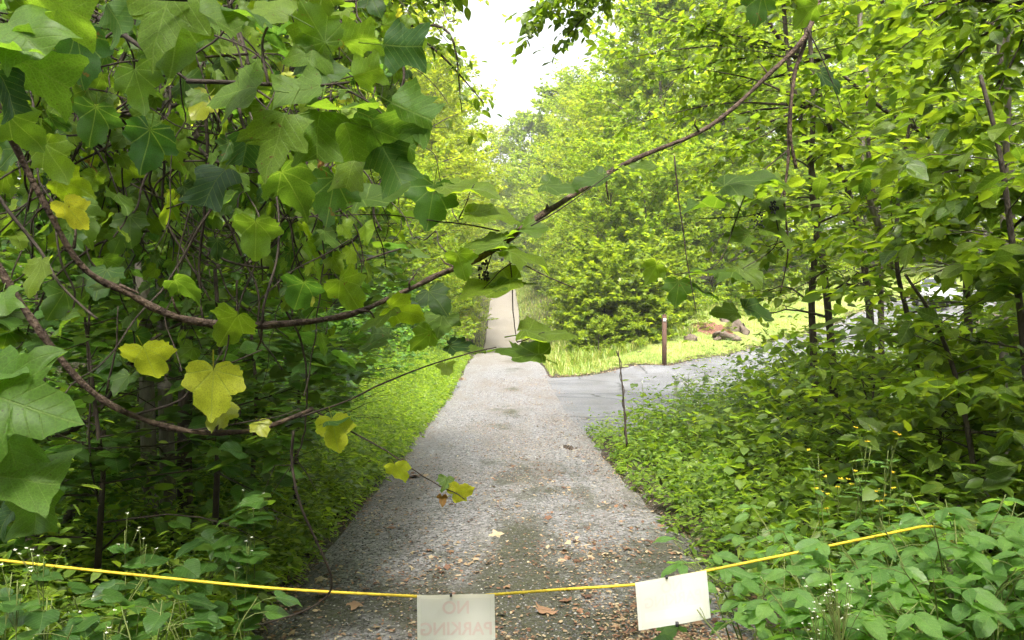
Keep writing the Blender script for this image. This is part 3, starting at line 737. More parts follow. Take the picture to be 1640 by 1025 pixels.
#plant_tree('canopy', 5.2, -2.0, 1.0, 3.3, 'leafy roadside tree standing behind the viewpoint, right of the drive', name='tree')
# shrubs of the left verge
for i_v, (x, y, s) in enumerate([(-4.4, 8.4, .9), (-3.7, 9.2, .85), (-3.7, 10.8, .9), (-3.5, 12.6, .8), (-3.9, 14.4, 1.0), (-3.6, 17, .9), (-3.8, 20, 1.0), (-3.9, 23.5, 1.0), (-3.9, 27.5, 1.1), (-3.9, 33, 1.1)]):
    plant_tree('shrub_l', x, y, s, R_.uniform(0, 6), '%s of the rounded glossy shrubs lining the left verge of the drive' % ORD[i_v], 'shrub', 'shrubs of the left verge', 'shrub')

# ------------------------------------------------------------------ ground cover
def in_view(p, m=120):
    px, py, d = proj(p)
    return (d > .6) & (px > -m) & (px < 1640 + m) & (py > -m) & (py < 1025 + m)
def herbs(name, seed, xy, hh, nl, size, tpl, mat, label, spread=.5, stems=True):
    """A mass of small leafy plants: a stem each with leaves up its length."""
    rng = np.random.default_rng(seed)
    n = len(xy)
    z = h(xy[:, 0], xy[:, 1])
    base = np.column_stack([xy, z])
    cx_, cy_ = xy[:, 0], xy[:, 1]                    # plants grow in clumps, with hollows between
    cl = np.sin(cx_ * 3.1 + 1.7 * np.sin(cy_ * 1.3)) * np.sin(cy_ * 2.3 + 1.9 * np.sin(cx_ * 1.1)) + .6 * np.sin(cx_ * 7.3 + cy_ * 5.1)
    H = hh * rng.uniform(.5, 1.25, n) * np.clip(1 + .38 * cl, .35, 1.6)
    lean = rng.normal(0, .22, (n, 2))
    f = np.linspace(.25, 1, nl)[None] * np.ones((n, 1)) + rng.uniform(-.06, .06, (n, nl))
    top = np.column_stack([lean * H[:, None], H])
    pos = base[:, None] + top[:, None] * f[..., None]
    az = rng.uniform(0, 6.28, (n, 1)) + np.arange(nl)[None] * 2.4 + rng.normal(0, .3, (n, nl))
    ax = np.stack([np.cos(az), np.sin(az), rng.normal(.1, .3, (n, nl)) - .25], -1)
    nr = rng.normal(0, .35, (n, nl, 3)); nr[..., 2] += 1
    pos = pos + ax * (spread * size) * rng.uniform(0, 1, (n, nl, 1))
    sz = size * rng.uniform(.6, 1.3, (n, nl)) * (1.1 - .35 * f)
    L = (pos.reshape(-1, 3), norm(ax.reshape(-1, 3)), norm(nr.reshape(-1, 3)), sz.ravel())
    o = link(name, cloud_mesh(name, L, tpl, mat))
    return tag(o, label, None, kind='stuff')
def scatter(rng, n, x0, x1, y0, y1, power=1.0, m=.12):
    y = y0 + (y1 - y0) * rng.uniform(0, 1, n) ** power
    x = rng.uniform(x0, x1, n)
    k = off_roads(x, y, m)
    p = np.column_stack([x, y])[k]
    return p
g = np.random.default_rng(21)
p = scatter(g, 9000, 1.1, 10.5, 2.3, 17, 1.5, -.06)
ex = p[:, 0] - 1.3
hh = np.clip(.24 + .42 * ex, .1, .86) * g.uniform(.6, 1.25, len(p))
herbs('undergrowth', 22, p, hh, 12, .075, T_OV, 'under_r', 'dense knee-high leafy undergrowth filling the slope right of the gravel drive')
p = scatter(g, 5200, -11, -1.9, 2.2, 17, 1.4, .25)
herbs('undergrowth', 23, p, np.full(len(p), .30), 9, .075, T_OV, 'under_l', 'dark low undergrowth on the shaded forest floor at the left')
y = 3.0 + 33 * g.uniform(0, 1, 5200) ** 1.35
wv = np.interp(y, [3, 6, 10, 20, 36], [1.0, 1.4, 1.9, 1.9, 1.6])
x = road_x(y) - half_w(y) + .10 * g.uniform(0, 1, len(y)) ** 2 - wv * g.uniform(0, 1, len(y)) ** 1.2
ex = road_x(y) - half_w(y) - x
herbs('verge_herbs', 24, np.column_stack([x, y]), np.clip(.2 + .55 * ex, .1, .8) * g.uniform(.5, 1.3, len(ex)), 11, .075, T_LN, 'herb', 'bright green leafy herbs along the left verge of the gravel drive')
y = 3.2 + 30 * g.uniform(0, 1, 3000) ** 1.3
x = road_x(y) - half_w(y) + .02 - 1.7 * g.uniform(0, 1, len(y))
herbs('verge_weeds', 25, np.column_stack([x, y]), np.clip(.25 + .5 * (road_x(y) - half_w(y) - x), .2, .9) * g.uniform(.6, 1.35, len(y)), 11, .09, T_OV, 'herb', 'taller broad-leaved weeds standing among the left verge herbs')
p = scatter(g, 2000, 1.6, 9, 2.6, 15, 1.2)
herbs('tall_weeds', 26, p, np.clip(.35 + .34 * (p[:, 0] - 1.3), .35, 1.3), 10, .115, T_HE, 'under_r', 'taller heart-leaved weeds scattered through the undergrowth at the right')
p = scatter(g, 1100, 1.3, 8, 2.6, 15, 1.4)
herbs('tall_weeds', 27, p, np.clip(.3 + .35 * (p[:, 0] - 1.3), .3, 1.15), 14, .10, T_LN, 'herb', 'narrow-leaved upright weeds scattered through the undergrowth at the right')
p = scatter(g, 2600, -9, -2.3, 5, 13, 1.2, .25)
herbs('tall_weeds', 28, p, np.full(len(p), .55), 9, .10, T_HE, 'under_l', 'knee-high broad-leaved weeds on the shaded floor of the thicket')
# low weeds past the fork: right verge of the far drive and around the shrubs
y = 25 + 110 * g.uniform(0, 1, 15000); x = road_x(y) + half_w(y) + .02 + g.uniform(0, 1, 15000) ** 1.4 * np.interp(y, [25, 50, 80, 140], [2.2, 2.6, 4.5, 6])
k = off_roads(x, y, .05); x, y = x[k], y[k]
def grass(name, seed, x, y, hh, mat, label, wid=.05):
    rng = np.random.default_rng(seed); n = len(x)
    pos = np.column_stack([x, y, h(x, y) - .01])
    az = rng.uniform(0, 6.28, n); t = rng.uniform(.05, .7, n)
    ax = np.stack([np.cos(az) * np.sin(t), np.sin(az) * np.sin(t), np.cos(t)], -1)
    nr = np.stack([-np.cos(az), -np.sin(az), np.full(n, .3)], -1)
    tp = (np.array([(0, -wid, 0), (0, wid, 0), (.55, wid * .8, -.02), (.55, -wid * .8, -.02), (1, .004, -.22), (1, -.004, -.22)]), np.array([(0, 3, 2, 1), (3, 5, 4, 2)]))
    o = link(name, cloud_mesh(name, (pos, norm(ax), nr, hh * rng.uniform(.5, 1.4, n)), tp, mat))
    return tag(o, label, None, kind='stuff')
grass('verge_grass', 31, x, y, np.interp(y, [25, 60, 110], [.26, .34, .6]), 'grass', 'tall yellow-green grass on the right verge of the far gravel drive')
y = 44 + 85 * g.uniform(0, 1, 4000); x = road_x(y) - half_w(y) - .05 - g.uniform(0, 1, 4000) ** 1.5 * 2.0
grass('verge_grass', 32, x, y, np.full(len(x), .30), 'grass', 'tall yellow-green grass on the left verge of the far gravel drive')
# the bank
x = np.concatenate([g.uniform(1.5, 30, 110000), g.uniform(1.5, 20, 130000)]); y = np.concatenate([g.uniform(24, 60, 110000), g.uniform(24, 46, 130000)])
dd, di_ = drive_dist(x, y)
ahead = (y - DRV[di_][:, 1]) > 0
k = ahead & (dd > -.10) & (dd < 9) & (np.abs(x - road_x(y)) > half_w(y) + .2)
x, y, dd = x[k], y[k], dd[k]
bed = (((x - 9.6) / 1.75) ** 2 + ((y - 37.3) / 1.5) ** 2) < 1
keep_ = ~bed & ((np.arange(len(x)) < 24000) | (dd < 2.6)); x, y, dd = x[keep_], y[keep_], dd[keep_]
M['turf'] = surf_mat('turf', [(.3, (.10, .15, .03)), (.5, (.17, .22, .05)), (.7, (.27, .22, .10))], scale=.9, bump=.8, bscale=25, dist=.05)
tx, ty = np.meshgrid(np.arange(1.5, 36, .35), np.arange(24, 66, .35), indexing='ij')
td, tdi = drive_dist(tx.ravel(), ty.ravel()); td = td.reshape(tx.shape); tah = ((ty.ravel() - DRV[tdi][:, 1]) > 0).reshape(tx.shape)
tok = tah & (td > -.25) & (td < 11) & (np.abs(tx - road_x(ty)) > half_w(ty) - .1)
tz = h(tx, ty) + np.where(td < .1, -.02, .025)
ti, tj = np.meshgrid(np.arange(tx.shape[0] - 1), np.arange(tx.shape[1] - 1), indexing='ij'); ta = ti * tx.shape[1] + tj; n1 = tx.shape[1]
okq = tok[:-1, :-1] & tok[1:, :-1] & tok[:-1, 1:] & tok[1:, 1:]
tq = np.stack([ta, ta + n1, ta + n1 + 1, ta + 1], -1)[okq]
tag(link('grass_bank', mesh_from('grass_bank', np.stack([tx, ty, tz], -1), tq, mat=M['turf'])), 'grassy bank rising above the far side of the paved driveway', kind='structure')
grass('bank_grass', 33, x, y, np.where(dd < 2.4, .09 + .05 * g.uniform(0, 1, len(dd)) ** 2, .40), 'grass', 'sunlit yellow-green grass on the bank above the paved driveway')

gi = g.integers(8, len(DRV) - 10, 5200); gs = np.where(g.uniform(0, 1, 5200) < .7, -1, 1)
gt = norm(DRV[np.minimum(gi + 1, len(DRV) - 1)] - DRV[gi - 1]); go_ = DHW[gi] - np.abs(g.normal(0, .28, 5200))
gp = DRV[gi] + np.stack([gt[:, 1], -gt[:, 0], 0 * gi], -1) * (gs * go_)[:, None] + np.column_stack([g.normal(0, .25, (5200, 2)), np.zeros(5200)])
gp[:, 2] = h(gp[:, 0], gp[:, 1]) + .02
ga = g.uniform(0, 6.28, 5200)
tag(link('edge_litter', cloud_mesh('edge_litter', (gp, np.stack([np.cos(ga), np.sin(ga), 0 * ga], -1), np.tile([0, 0, 1.0], (5200, 1)) + g.normal(0, .25, (5200, 3)), g.uniform(.03, .09, 5200)), T_OV, 'litter')), 'dead leaves and grit gathered along the edges of the paved driveway', kind='stuff')
# ------------------------------------------------------------------ gravel and leaf litter on the drive
def stones(n, seed, y0, y1, pw, s0, s1):
    rng = np.random.default_rng(seed)
    y = y0 + (y1 - y0) * rng.uniform(0, 1, n) ** pw
    u = rng.uniform(-1, 1, n); x = road_x(y) + u * (half_w(y) + .05)
    z = zr(y) + .03 * (1 - u * u) + .012
    s = rng.uniform(s0, s1, n) * rng.uniform(.5, 1.2, n)
    O = np.array([(1, 0, 0), (0, 1, 0), (-1, 0, 0), (0, -1, 0), (0, 0, .8), (0, 0, -.5)], float)
    Tt = np.array([(0, 1, 4), (1, 2, 4), (2, 3, 4), (3, 0, 4), (1, 0, 5), (2, 1, 5), (3, 2, 5), (0, 3, 5)])
    V = O[None] * rng.uniform(.5, 1.3, (n, 6, 1)) * s[:, None, None] * np.array([1, .8, .55])
    a = rng.uniform(0, 6.28, n); c, sn = np.cos(a)[:, None], np.sin(a)[:, None]
    V = np.stack([V[..., 0] * c - V[..., 1] * sn, V[..., 0] * sn + V[..., 1] * c, V[..., 2]], -1)
    V += np.column_stack([x, y, z])[:, None]
    T = (np.arange(n)[:, None, None] * 6 + Tt[None]).reshape(-1, 3)
    return mesh_from('gravel', V, None, T, M['stone'], smooth=False)
tag(link('gravel', stones(27000, 41, 3.9, 15, 1.6, .004, .013)), 'loose grey gravel stones scattered over the drive', kind='stuff')

def litter(n, seed, y0, y1, pw, s0, s1, edge):
    rng = np.random.default_rng(seed)
    y = y0 + (y1 - y0) * rng.uniform(0, 1, n) ** pw
    u = rng.uniform(-1, 1, n)
    # leaves gather at the right edge, along the middle and thin out with distance
    den = .30 + .5 * np.exp(-((u - .55) / .3) ** 2) + .35 * np.exp(-((u + .9) / .15) ** 2) + .25 * np.exp(-((u + .05) / .2) ** 2)
    blot = np.sin(x_ := u * 5.1 + np.sin(y * 1.7) * 1.3) * np.sin(y * 2.3 + u * 3) * .5 + .5
    k = rng.uniform(0, 1.0, n) < den * (.18 + 1.2 * blot ** 1.5)
    u, y = u[k], y[k]; n = len(u)
    x = road_x(y) + u * (half_w(y) + .12)
    z = zr(y) + .03 * (1 - np.clip(u * u, 0, 1)) + .022
    az = rng.uniform(0, 6.28, n)
    ax = np.stack([np.cos(az), np.sin(az), rng.normal(0, .18, n)], -1)
    nr = rng.normal(0, .28, (n, 3)); nr[:, 2] += 1
    return (np.column_stack([x, y, z]), norm(ax), norm(nr), rng.uniform(s0, s1, n) * rng.uniform(.5, 1.25, n))
L = litter(64000, 42, 3.9, 24, 3.1, .010, .034, 0)
tag(link('leaf_litter', cloud_mesh('leaf_litter', L, T_OV, 'litter')), 'small brown and tan fallen leaves strewn over the gravel drive', kind='stuff')
L = litter(1000, 43, 3.9, 10, 1.8, .035, .065, 0)
tag(link('leaf_litter', cloud_mesh('leaf_litter', L, T_MP, 'litter')), 'larger curled tan fallen leaves scattered among the small ones', kind='stuff')
# a few big fallen leaves that can be told apart
leaf_set('fallen', 'tulip', 'litter', 4, petiole=.4, droop=.25, fold=.2, wave=.05)
rng = np.random.default_rng(44)
for (px, py, s, lab) in [(876, 998, .12, 'pale yellow lobed leaf lying on the gravel between the two paper signs'),
                         (913, 977, .07, 'white upturned fallen leaf on the gravel left of the tilted paper sign'),
                         (508, 966, .11, 'curled cream fallen leaf on the gravel just below the yellow rope'),
                         (563, 980, .08, 'small tan fallen leaf on the gravel, right of the curled cream one'),
                         (668, 770, .16, 'long pale fallen leaf lying alone in the middle distance of the gravel'),
                         (800, 864, .10, 'light tan fallen leaf on the dark mossy patch of gravel')]:
    d = EYE * F / (py - HY); q = P(px, py, d)
    o = link('fallen_leaf', LEAF['fallen'][rng.integers(4)])
    az = rng.uniform(0, 6.28)
    o.matrix_basis = leaf_matrix([q[0], q[1], .055], [math.cos(az), math.sin(az), 0], [.1, -.15, 1], s)
    tag(o, lab, 'leaf', 'large fallen leaves')

# ------------------------------------------------------------------ near woody plants with leaves one can tell apart
def leafy(root, L, key, tpl, mat, most, rng, near=14.0, name='leaf'):
    """The leaves that show largest become parts of their own; the rest is one foliage part."""
    pos, ax, nr, sz = L
    px, py, d = proj(pos)
    vis = in_view(pos, 20) & (d < near)
    score = np.where(vis, sz / np.maximum(d, .3), 0)
    order = np.argsort(-score)
    top = order[:most]; top = top[score[top] > 0]
    for i in top: put_leaf(root, key, pos[i], ax[i], nr[i], sz[i], rng, name)
    rest = np.setdiff1d(np.arange(len(pos)), top)
    if len(rest):
        o = link('foliage', cloud_mesh('foliage', (pos[rest], ax[rest], nr[rest], sz[rest]), tpl, mat, off=np.array(root.location)), root)
        o['kind'] = 'stuff'
def prune(L, keep):
    k = keep(L[0]); return tuple(a[k] for a in L)
def free_view(pos):
    """Keep twigs out of the open lane over the two drives and out of the gap of sky."""
    px, py, d = proj(pos)
    lane = (px > np.interp(py, [0, 180, 300, 480, 540, 620, 700, 780, 1025], [740, 700, 690, 660, 640, 570, 490, 440, 330])) & \
           (px < np.interp(py, [0, 120, 200, 300, 400, 470, 560, 600, 700, 1025], [905, 960, 1010, 1050, 1100, 1200, 1230, 1225, 960, 1180]))
    hsh = np.abs(np.sin(pos[:, 0] * 127.1 + pos[:, 2] * 311.7) * 43758.5) % 1
    win = ((px > 1215) & (px < 1450) & (py > 430) & (py < 575) & (hsh > .42)) | ((px > 1425) & (px < 1545) & (py > 415) & (py < 505) & (hsh > .2))
    win2 = (px > 222) & (px < 330) & (py > 500) & (py < 800) & (d < 5.35) & (hsh > .3)       # gap through which the grey trunks show
    return ~(((lane | win) & (d < 17)) | win2)

def sapling(ctrl, r0, r1, label, seed, limbs=14, L=1.1, nsec=4, ntw=3, nleaf=6, size=.13, t0=.2, most=110, elev=(.1, .45), mat='broad', fmat='sapling_far', tpl=T_OV, name='sapling', key='broad', bark='bark', cat='sapling', group=None, sag=.2, az=None, twl=.3, droop=.3):
    rng = np.random.default_rng(seed)
    pts = np.array([P(*c) for c in ctrl])
    b = pts[0].copy(); gz = float(h(b[0:1], b[1:2])[0])
    if b[2] > gz: pts = np.vstack([[b[0], b[1], gz - .05], pts])
    line = catmull(pts, 6)
    root = thing(name, (line[0][0], line[0][1], gz), label, cat, group)
    w, Lv = grow(rng, line, r0, r1, limbs, t0, .99, lambda t: L * (1 - .35 * t), elev, nsec, ntw, twl, nleaf, size, droop, sag=sag, az=az)
    link('trunk', w.mesh('trunk', M[bark], off=np.array(root.location)), root)
    leafy(root, prune(Lv, free_view), key, tpl, fmat, most, rng)
    return root

# slim stems between the camera and the paved driveway
S_ = [
    ([(1303, 640, 8.2), (1303, 562, 8.2), (1300, 470, 8.2), (1309, 335, 8.2), (1287, 212, 8.2), (1262, 90, 8.1), (1250, -80, 8.0)], .046, .02, 'slim dark sapling trunk, leftmost of the stems in front of the paved driveway'),
    ([(1336, 680, 8.0), (1333, 576, 8.0), (1318, 420, 8.0), (1300, 300, 8.0), (1302, 150, 7.9), (1290, -40, 7.8)], .05, .02, 'straight dark sapling trunk right beside the leftmost slim stem'),
    ([(1396, 640, 8.8), (1393, 502, 8.8), (1379, 393, 8.8), (1364, 325, 8.8), (1343, 259, 8.7), (1308, 140, 8.6), (1240, 50, 8.5), (1190, -60, 8.4)], .05, .018, 'sapling with a dark trunk leaning left towards the top'),
    ([(1412, 640, 9.6), (1411, 492, 9.6), (1408, 372, 9.6), (1397, 300, 9.6), (1391, 212, 9.5), (1410, 60, 9.4), (1415, -80, 9.3)], .042, .02, 'thin brown upright sapling trunk, right of the leaning one'),
    ([(1612, 760, 5.6), (1607, 645, 5.6), (1609, 420, 5.6), (1608, 325, 5.6), (1615, 150, 5.5), (1622, -60, 5.4)], .035, .018, 'pale-barked sapling close to the right edge of the picture'),
    ([(1560, 700, 7.0), (1550, 500, 7.0), (1544, 330, 7.0), (1535, 288, 7.0), (1495, 225, 6.9), (1416, 176, 6.8), (1350, 120, 6.7)], .04, .014, 'sapling at the right whose trunk bends over to the left'),
    ([(1480, 720, 6.6), (1470, 600, 6.6), (1452, 500, 6.6), (1436, 420, 6.5), (1440, 300, 6.5), (1460, 180, 6.4)], .03, .012, 'young sapling with low leafy branches hiding the parked car'),
    ([(1655, 800, 4.4), (1640, 560, 4.4), (1620, 380, 4.3), (1600, 240, 4.2), (1570, 120, 4.2)], .026, .01, 'bright leafy sapling leaning in from the right edge'),
    ([(1570, 830, 4.6), (1540, 640, 4.6), (1500, 520, 4.6), (1450, 440, 4.5)], .022, .008, 'low spreading sapling with big drooping leaves above the yellow flowers'),
]
for i, (c, a, b, lab) in enumerate(S_):
    near = c[0][2] < 5.0
    sapling(c, a, b, lab, 100 + i, limbs=16 if not near else 13, L=1.15 if not near else .75, size=.115 if not near else .12, bark='bark_pale' if i == 4 else 'bark',
            t0=.3 if not near else .22, most=130, nleaf=7, twl=.36 if not near else .26)
# grey broken limb hanging among them
rng = np.random.default_rng(130)
b = MB(); q = catmull([P(1376, -60, 7.4), P(1379, 66, 7.4), P(1392, 159, 7.4), P(1379, 255, 7.4), P(1396, 330, 7.4), P(1416, 385, 7.4), P(1428, 432, 7.4)], 6)
b.tube(q, np.linspace(.022, .032, len(q)), 7)
b.tube(catmull([P(1384, 230, 7.4), P(1340, 190, 7.3), P(1290, 160, 7.2)], 5), np.linspace(.012, .005, 11), 4)
tag(link('dead_limb', b.mesh('dead_limb', M['bark_pale'])), 'grey crooked broken limb hanging between the slim sapling stems', 'branch')

# low leafy understorey at the right, in front of the deep wood
for i, (px, d, lab) in enumerate([(1500, 5.2, 'leafy bush under the bending sapling at the right'), (1620, 6.5, 'leafy bush at the right edge, under the pale-barked sapling'), (1390, 6.4, 'leafy bush at the foot of the slim sapling trunks'),
                                  (1260, 8.2, 'light green bush at the corner of the paved driveway'), (1330, 9.5, 'small bush behind the slim trunks, against the paving')]):
    rng = np.random.default_rng(140 + i)
    x = (px - CX) / F * d; z0 = float(h(np.array([x]), np.array([d]))[0])
    root = thing('bush', (x, d, z0), lab, 'bush')
    hgt = (1.05, 2.0, 1.0, .95, .8)[i]
    w, Lv = grow(rng, np.array([[x, d, z0], [x, d, z0 + hgt * .5], [x + .05, d, z0 + hgt]]), .02, .006, 15, .05, 1, lambda t: .75 * hgt ** .5, (.2, .8), 4, 3, .25, 6, .11, sag=.15)
    link('stem', w.mesh('stem', M['twig'], off=np.array(root.location)), root)
    leafy(root, prune(Lv, free_view), 'broad', T_OV, 'sapling_far', 110, rng)

# ------------------------------------------------------------------ the left thicket
for i, (px, dx, lab) in enumerate([(243, 0, 'leftmost of three grey trunks standing together in the thicket'), (272, .02, 'middle one of three grey trunks standing together in the thicket'), (300, .1, 'dark rightmost one of three trunks standing together in the thicket')]):
    d = 5.4 + .2 * i
    rng = np.random.default_rng(150 + i)
    x = (px - CX) / F * d; z0 = float(h(np.array([x]), np.array([d]))[0])
    line = catmull([[x, d, z0 - .1], [x - .02, d, z0 + .8], [x - .12 + dx, d + .1, z0 + 2.2], [x - .3 + .2 * i, d + .2, z0 + 4.5], [x - .4 + .3 * i, d + .3, z0 + 7.0]], 5)
    root = thing('tree', (x, d, z0), lab, 'tree')
    w, Lv = grow(rng, line, .062, .03, 16, .45, 1, lambda t: 2.0, (.1, .6), 5, 4, .4, 9, .13, sag=.2)
    link('trunk', w.mesh('trunk', M['bark_pale' if i < 2 else 'bark'], off=np.array(root.location)), root)
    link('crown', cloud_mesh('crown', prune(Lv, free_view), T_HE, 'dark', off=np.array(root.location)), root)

# broad-leaved shrubs whose flat leaves catch the sky
for i, (px, d, hgt, lab) in enumerate([(60, 5.0, 2.3, 'glossy broad-leaved shrub at the far left behind the hanging vines'), (215, 6.6, 2.7, 'glossy broad-leaved shrub behind the three grey trunks'), (400, 6.0, 2.3, 'glossy broad-leaved shrub under the sagging vine'),
                                       (150, 4.2, 1.7, 'low glossy shrub below the lower vine stem at the left'), (470, 6.8, 2.2, 'glossy shrub at the edge of the thicket nearest the verge herbs'), (340, 4.6, 2.9, 'tall thin glossy shrub in the middle of the thicket')]):
    rng = np.random.default_rng(160 + i)
    x = (px - CX) / F * d; z0 = float(h(np.array([x]), np.array([d]))[0])
    root = thing('shrub', (x, d, z0), lab, 'shrub')
    w, Lv = grow(rng, np.array([[x, d, z0], [x + .05, d, z0 + hgt * .5], [x - .05, d, z0 + hgt]]), .022, .006, 18, .25, 1, lambda t: .95, (.1, .4), 4, 3, .32, 6, .105, droop=.1, sag=.12, jit=.2)
    link('stem', w.mesh('stem', M['twig'], off=np.array(root.location)), root)
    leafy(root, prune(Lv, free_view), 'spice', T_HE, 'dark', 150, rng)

# the fallen log in the shade
rng = np.random.default_rng(170)
b = MB(); q = catmull([[-3.9, 4.7, .08], [-3.2, 5.0, .16], [-2.6, 5.3, .17], [-2.1, 5.8, .12]], 6)
b.tube(q, .13 + rng.normal(0, .008, len(q)), 10)
b.tube(catmull([q[9], q[9] + [.1, -.1, .25], q[9] + [.25, -.1, .45]], 4), [.03] * 8 + [.012], 6)
M['log'] = surf_mat('mossy_log', [(.3, (.02, .016, .012)), (.55, (.045, .035, .025)), (.7, (.04, .06, .02))], scale=7, bump=.9, dist=.03)
tag(link('fallen_log', b.mesh('fallen_log', M['log'])), 'dark mossy fallen log on the forest floor behind the rope', 'log')

# bare dark stems tangled inside the thicket
rng = np.random.default_rng(171)
for i, (c, r, lab) in enumerate([
    ([(0, 265, 2.6), (80, 230, 2.7), (160, 190, 2.8), (250, 185, 3.0), (330, 150, 3.2), (420, 90, 3.4)], .013, 'dark branch crossing the upper left behind the leaves'),
    ([(20, 168, 3.0), (100, 182, 3.0), (190, 186, 3.1), (290, 175, 3.2), (340, 150, 3.3)], .008, 'thin dark twig crossing above the dark branch at the upper left'),
    ([(165, 690, 5.2), (155, 740, 5.2), (200, 752, 5.2), (260, 740, 5.3), (330, 730, 5.6)], .022, 'dark looping stem in front of the three grey trunks'),
    ([(150, 330, 4.0), (152, 460, 4.0), (148, 560, 4.0), (150, 700, 4.0), (165, 800, 4.1)], .007, 'thin upright dark stem at the left of the thicket'),
    ([(420, 210, 3.2), (440, 330, 3.2), (455, 470, 3.2), (490, 560, 3.3), (490, 690, 3.4), (468, 760, 3.5)], .006, 'thin dark stem hanging below the sagging vine'),
    ([(250, 60, 3.0), (262, 200, 3.0), (255, 330, 3.1), (300, 430, 3.1), (330, 480, 3.1)], .006, 'thin dark stem hanging through the yellowish leaves'),
    ([(330, 120, 2.9), (335, 280, 2.9), (330, 400, 3.0), (340, 520, 3.0)], .007, 'brown twig hanging straight down to the sagging vine'),
    ([(60, 360, 4.4), (150, 420, 4.5), (260, 400, 4.6), (360, 430, 4.8), (470, 400, 5.0), (560, 420, 5.4)], .018, 'long dark branch lying across the middle of the thicket'),
    ([(0, 720, 4.6), (90, 700, 4.8), (160, 660, 5.0), (230, 560, 5.2), (300, 510, 5.4)], .016, 'dark leaning stem low in the thicket'),
    ([(520, 30, 3.4), (500, 150, 3.4), (470, 260, 3.4), (500, 380, 3.5), (560, 470, 3.6)], .007, 'thin crooked stem under the lobed leaves'),
    ([(360, 360, 3.8), (430, 400, 3.9), (520, 430, 4.0), (640, 400, 4.2)], .009, 'dark twig above the sagging vine'),
]):
    b = MB(); pts = np.array([P(*v) for v in c]); q = catmull(pts, 6)
    q = q + np.cumsum(rng.normal(0, .0035, q.shape), axis=0)
    b.tube(q, np.linspace(r, r * .6, len(q)), 6)
    for _ in range(7):
        k = rng.integers(2, len(q) - 1); dv = norm(rng.normal(0, 1, 3) * [1, .6, 1]); l = rng.uniform(.12, .4)
        e = q[k] + dv * l
        b.tube(np.array([q[k], (q[k] + e) / 2 + rng.normal(0, .02, 3), e + [0, 0, -.04]]), [r * .45, r * .3, r * .15], 4, cap=False)
    tag(link('bare_stem', b.mesh('bare_stem', M['twig'])), lab, 'stem', 'bare stems in the thicket')

# ------------------------------------------------------------------ vines
def jitter_line(rng, q, s): return q + np.cumsum(rng.normal(0, s, q.shape), axis=0) * np.linspace(0, 1, len(q))[:, None] * np.linspace(1, 0, len(q))[:, None]
def vine_tube(b, q, rad, rng, sides=9):
    """Ropy bark: knots and swellings along the stem."""
    n = len(q); r = rad * (1 + .10 * np.sin(np.arange(n) * .9 + rng.uniform(0, 6)) + rng.normal(0, .05, n))
    for k in rng.integers(3, n - 3, max(1, n // 25)): r[k] *= 1.25
    b.tube(q, r, sides)
def img_leaf(root, key, px, py, w, d, ang, tau, rng, up=1, back=False, jit=.18):
    """A leaf centred at pixel (px,py), w pixels wide, tip pointing at ang (0 right, 90 down); tau 0 faces the camera, 90 lies flat."""
    a, t = math.radians(ang), math.radians(tau)
    s = w * d / F / 1.15
    n = np.array([0, (1 if back else -1) * math.cos(t), math.sin(t)]) + rng.normal(0, jit, 3)
    ax = np.array([math.cos(a), rng.normal(0, .2), -math.sin(a)])
    n = norm(n); ax = norm(ax - n * np.dot(ax, n))
    return put_leaf(root, key, P(px, py, d) - ax * s * .45, ax, n, s, rng)

# the big sagging vine
rng = np.random.default_rng(200)
main = catmull([P(1330, -60, 3.3), P(1312, 0, 3.2), P(1288, 60, 3.1), P(1230, 120, 3.0), P(1135, 203, 2.8), P(1000, 262, 2.6), P(900, 322, 2.45), P(840, 362, 2.35), P(780, 405, 2.3), P(700, 440, 2.22), P(640, 470, 2.15),
                P(560, 500, 2.1), P(420, 517, 2.0), P(300, 506, 1.95), P(210, 465, 1.9), P(140, 425, 1.85), P(85, 340, 1.8), P(30, 235, 1.75), P(0, 175, 1.7), P(-40, 80, 1.65)], 8)
root = thing('grapevine', tuple(main[0]), 'thick reddish-brown grapevine sagging right across the view above the gravel drive', 'vine')
b = MB(); vine_tube(b, jitter_line(rng, main, .0026), np.linspace(.0088, .0078, len(main)) * (1 + .18 * np.sin(np.linspace(0, 21, len(main)))), rng)
for k in range(6, len(main) - 6, 9):
    dv = norm(rng.normal(0, 1, 3) + [0, -.2, .3]); l = rng.uniform(.02, .09)
    b.tube(np.array([main[k], main[k] + dv * l * .6, main[k] + dv * l + rng.normal(0, .012, 3)]), [.004, .003, .0015], 5)
link('stem', b.mesh('stem', M['vine'], off=np.array(root.location)), root)
b = MB()
for c, r in [([(770, 395, 2.29), (800, 400, 2.27), (830, 418, 2.25), (870, 440, 2.2), (922, 462, 2.18)], .0028), ([(812, 388, 2.3), (818, 440, 2.28), (822, 500, 2.26), (828, 548, 2.24)], .0022), ([(835, 410, 2.25), (800, 435, 2.25), (775, 462, 2.25)], .002),
             ([(828, 548, 2.24), (850, 542, 2.22), (872, 532, 2.2)], .0018), ([(800, 370, 2.3), (740, 358, 2.32), (680, 350, 2.36), (600, 342, 2.4), (430, 350, 2.5)], .0025), ([(735, 350, 2.3), (750, 320, 2.3), (760, 295, 2.3)], .002),
             ([(850, 362, 2.3), (905, 330, 2.3), (1000, 262, 2.4)], .0022), ([(420, 517, 2.0), (425, 480, 2.0), (445, 400, 2.1), (440, 300, 2.2), (400, 180, 2.3)], .004), ([(790, 400, 2.3), (780, 430, 2.3), (775, 455, 2.3)], .002)]:
    q = jitter_line(rng, catmull([P(*v) for v in c], 5), .003); b.tube(q, np.linspace(r, r * .6, len(q)), 5)
link('side_stem', b.mesh('side_stem', M['twig'], off=np.array(root.location)), root)
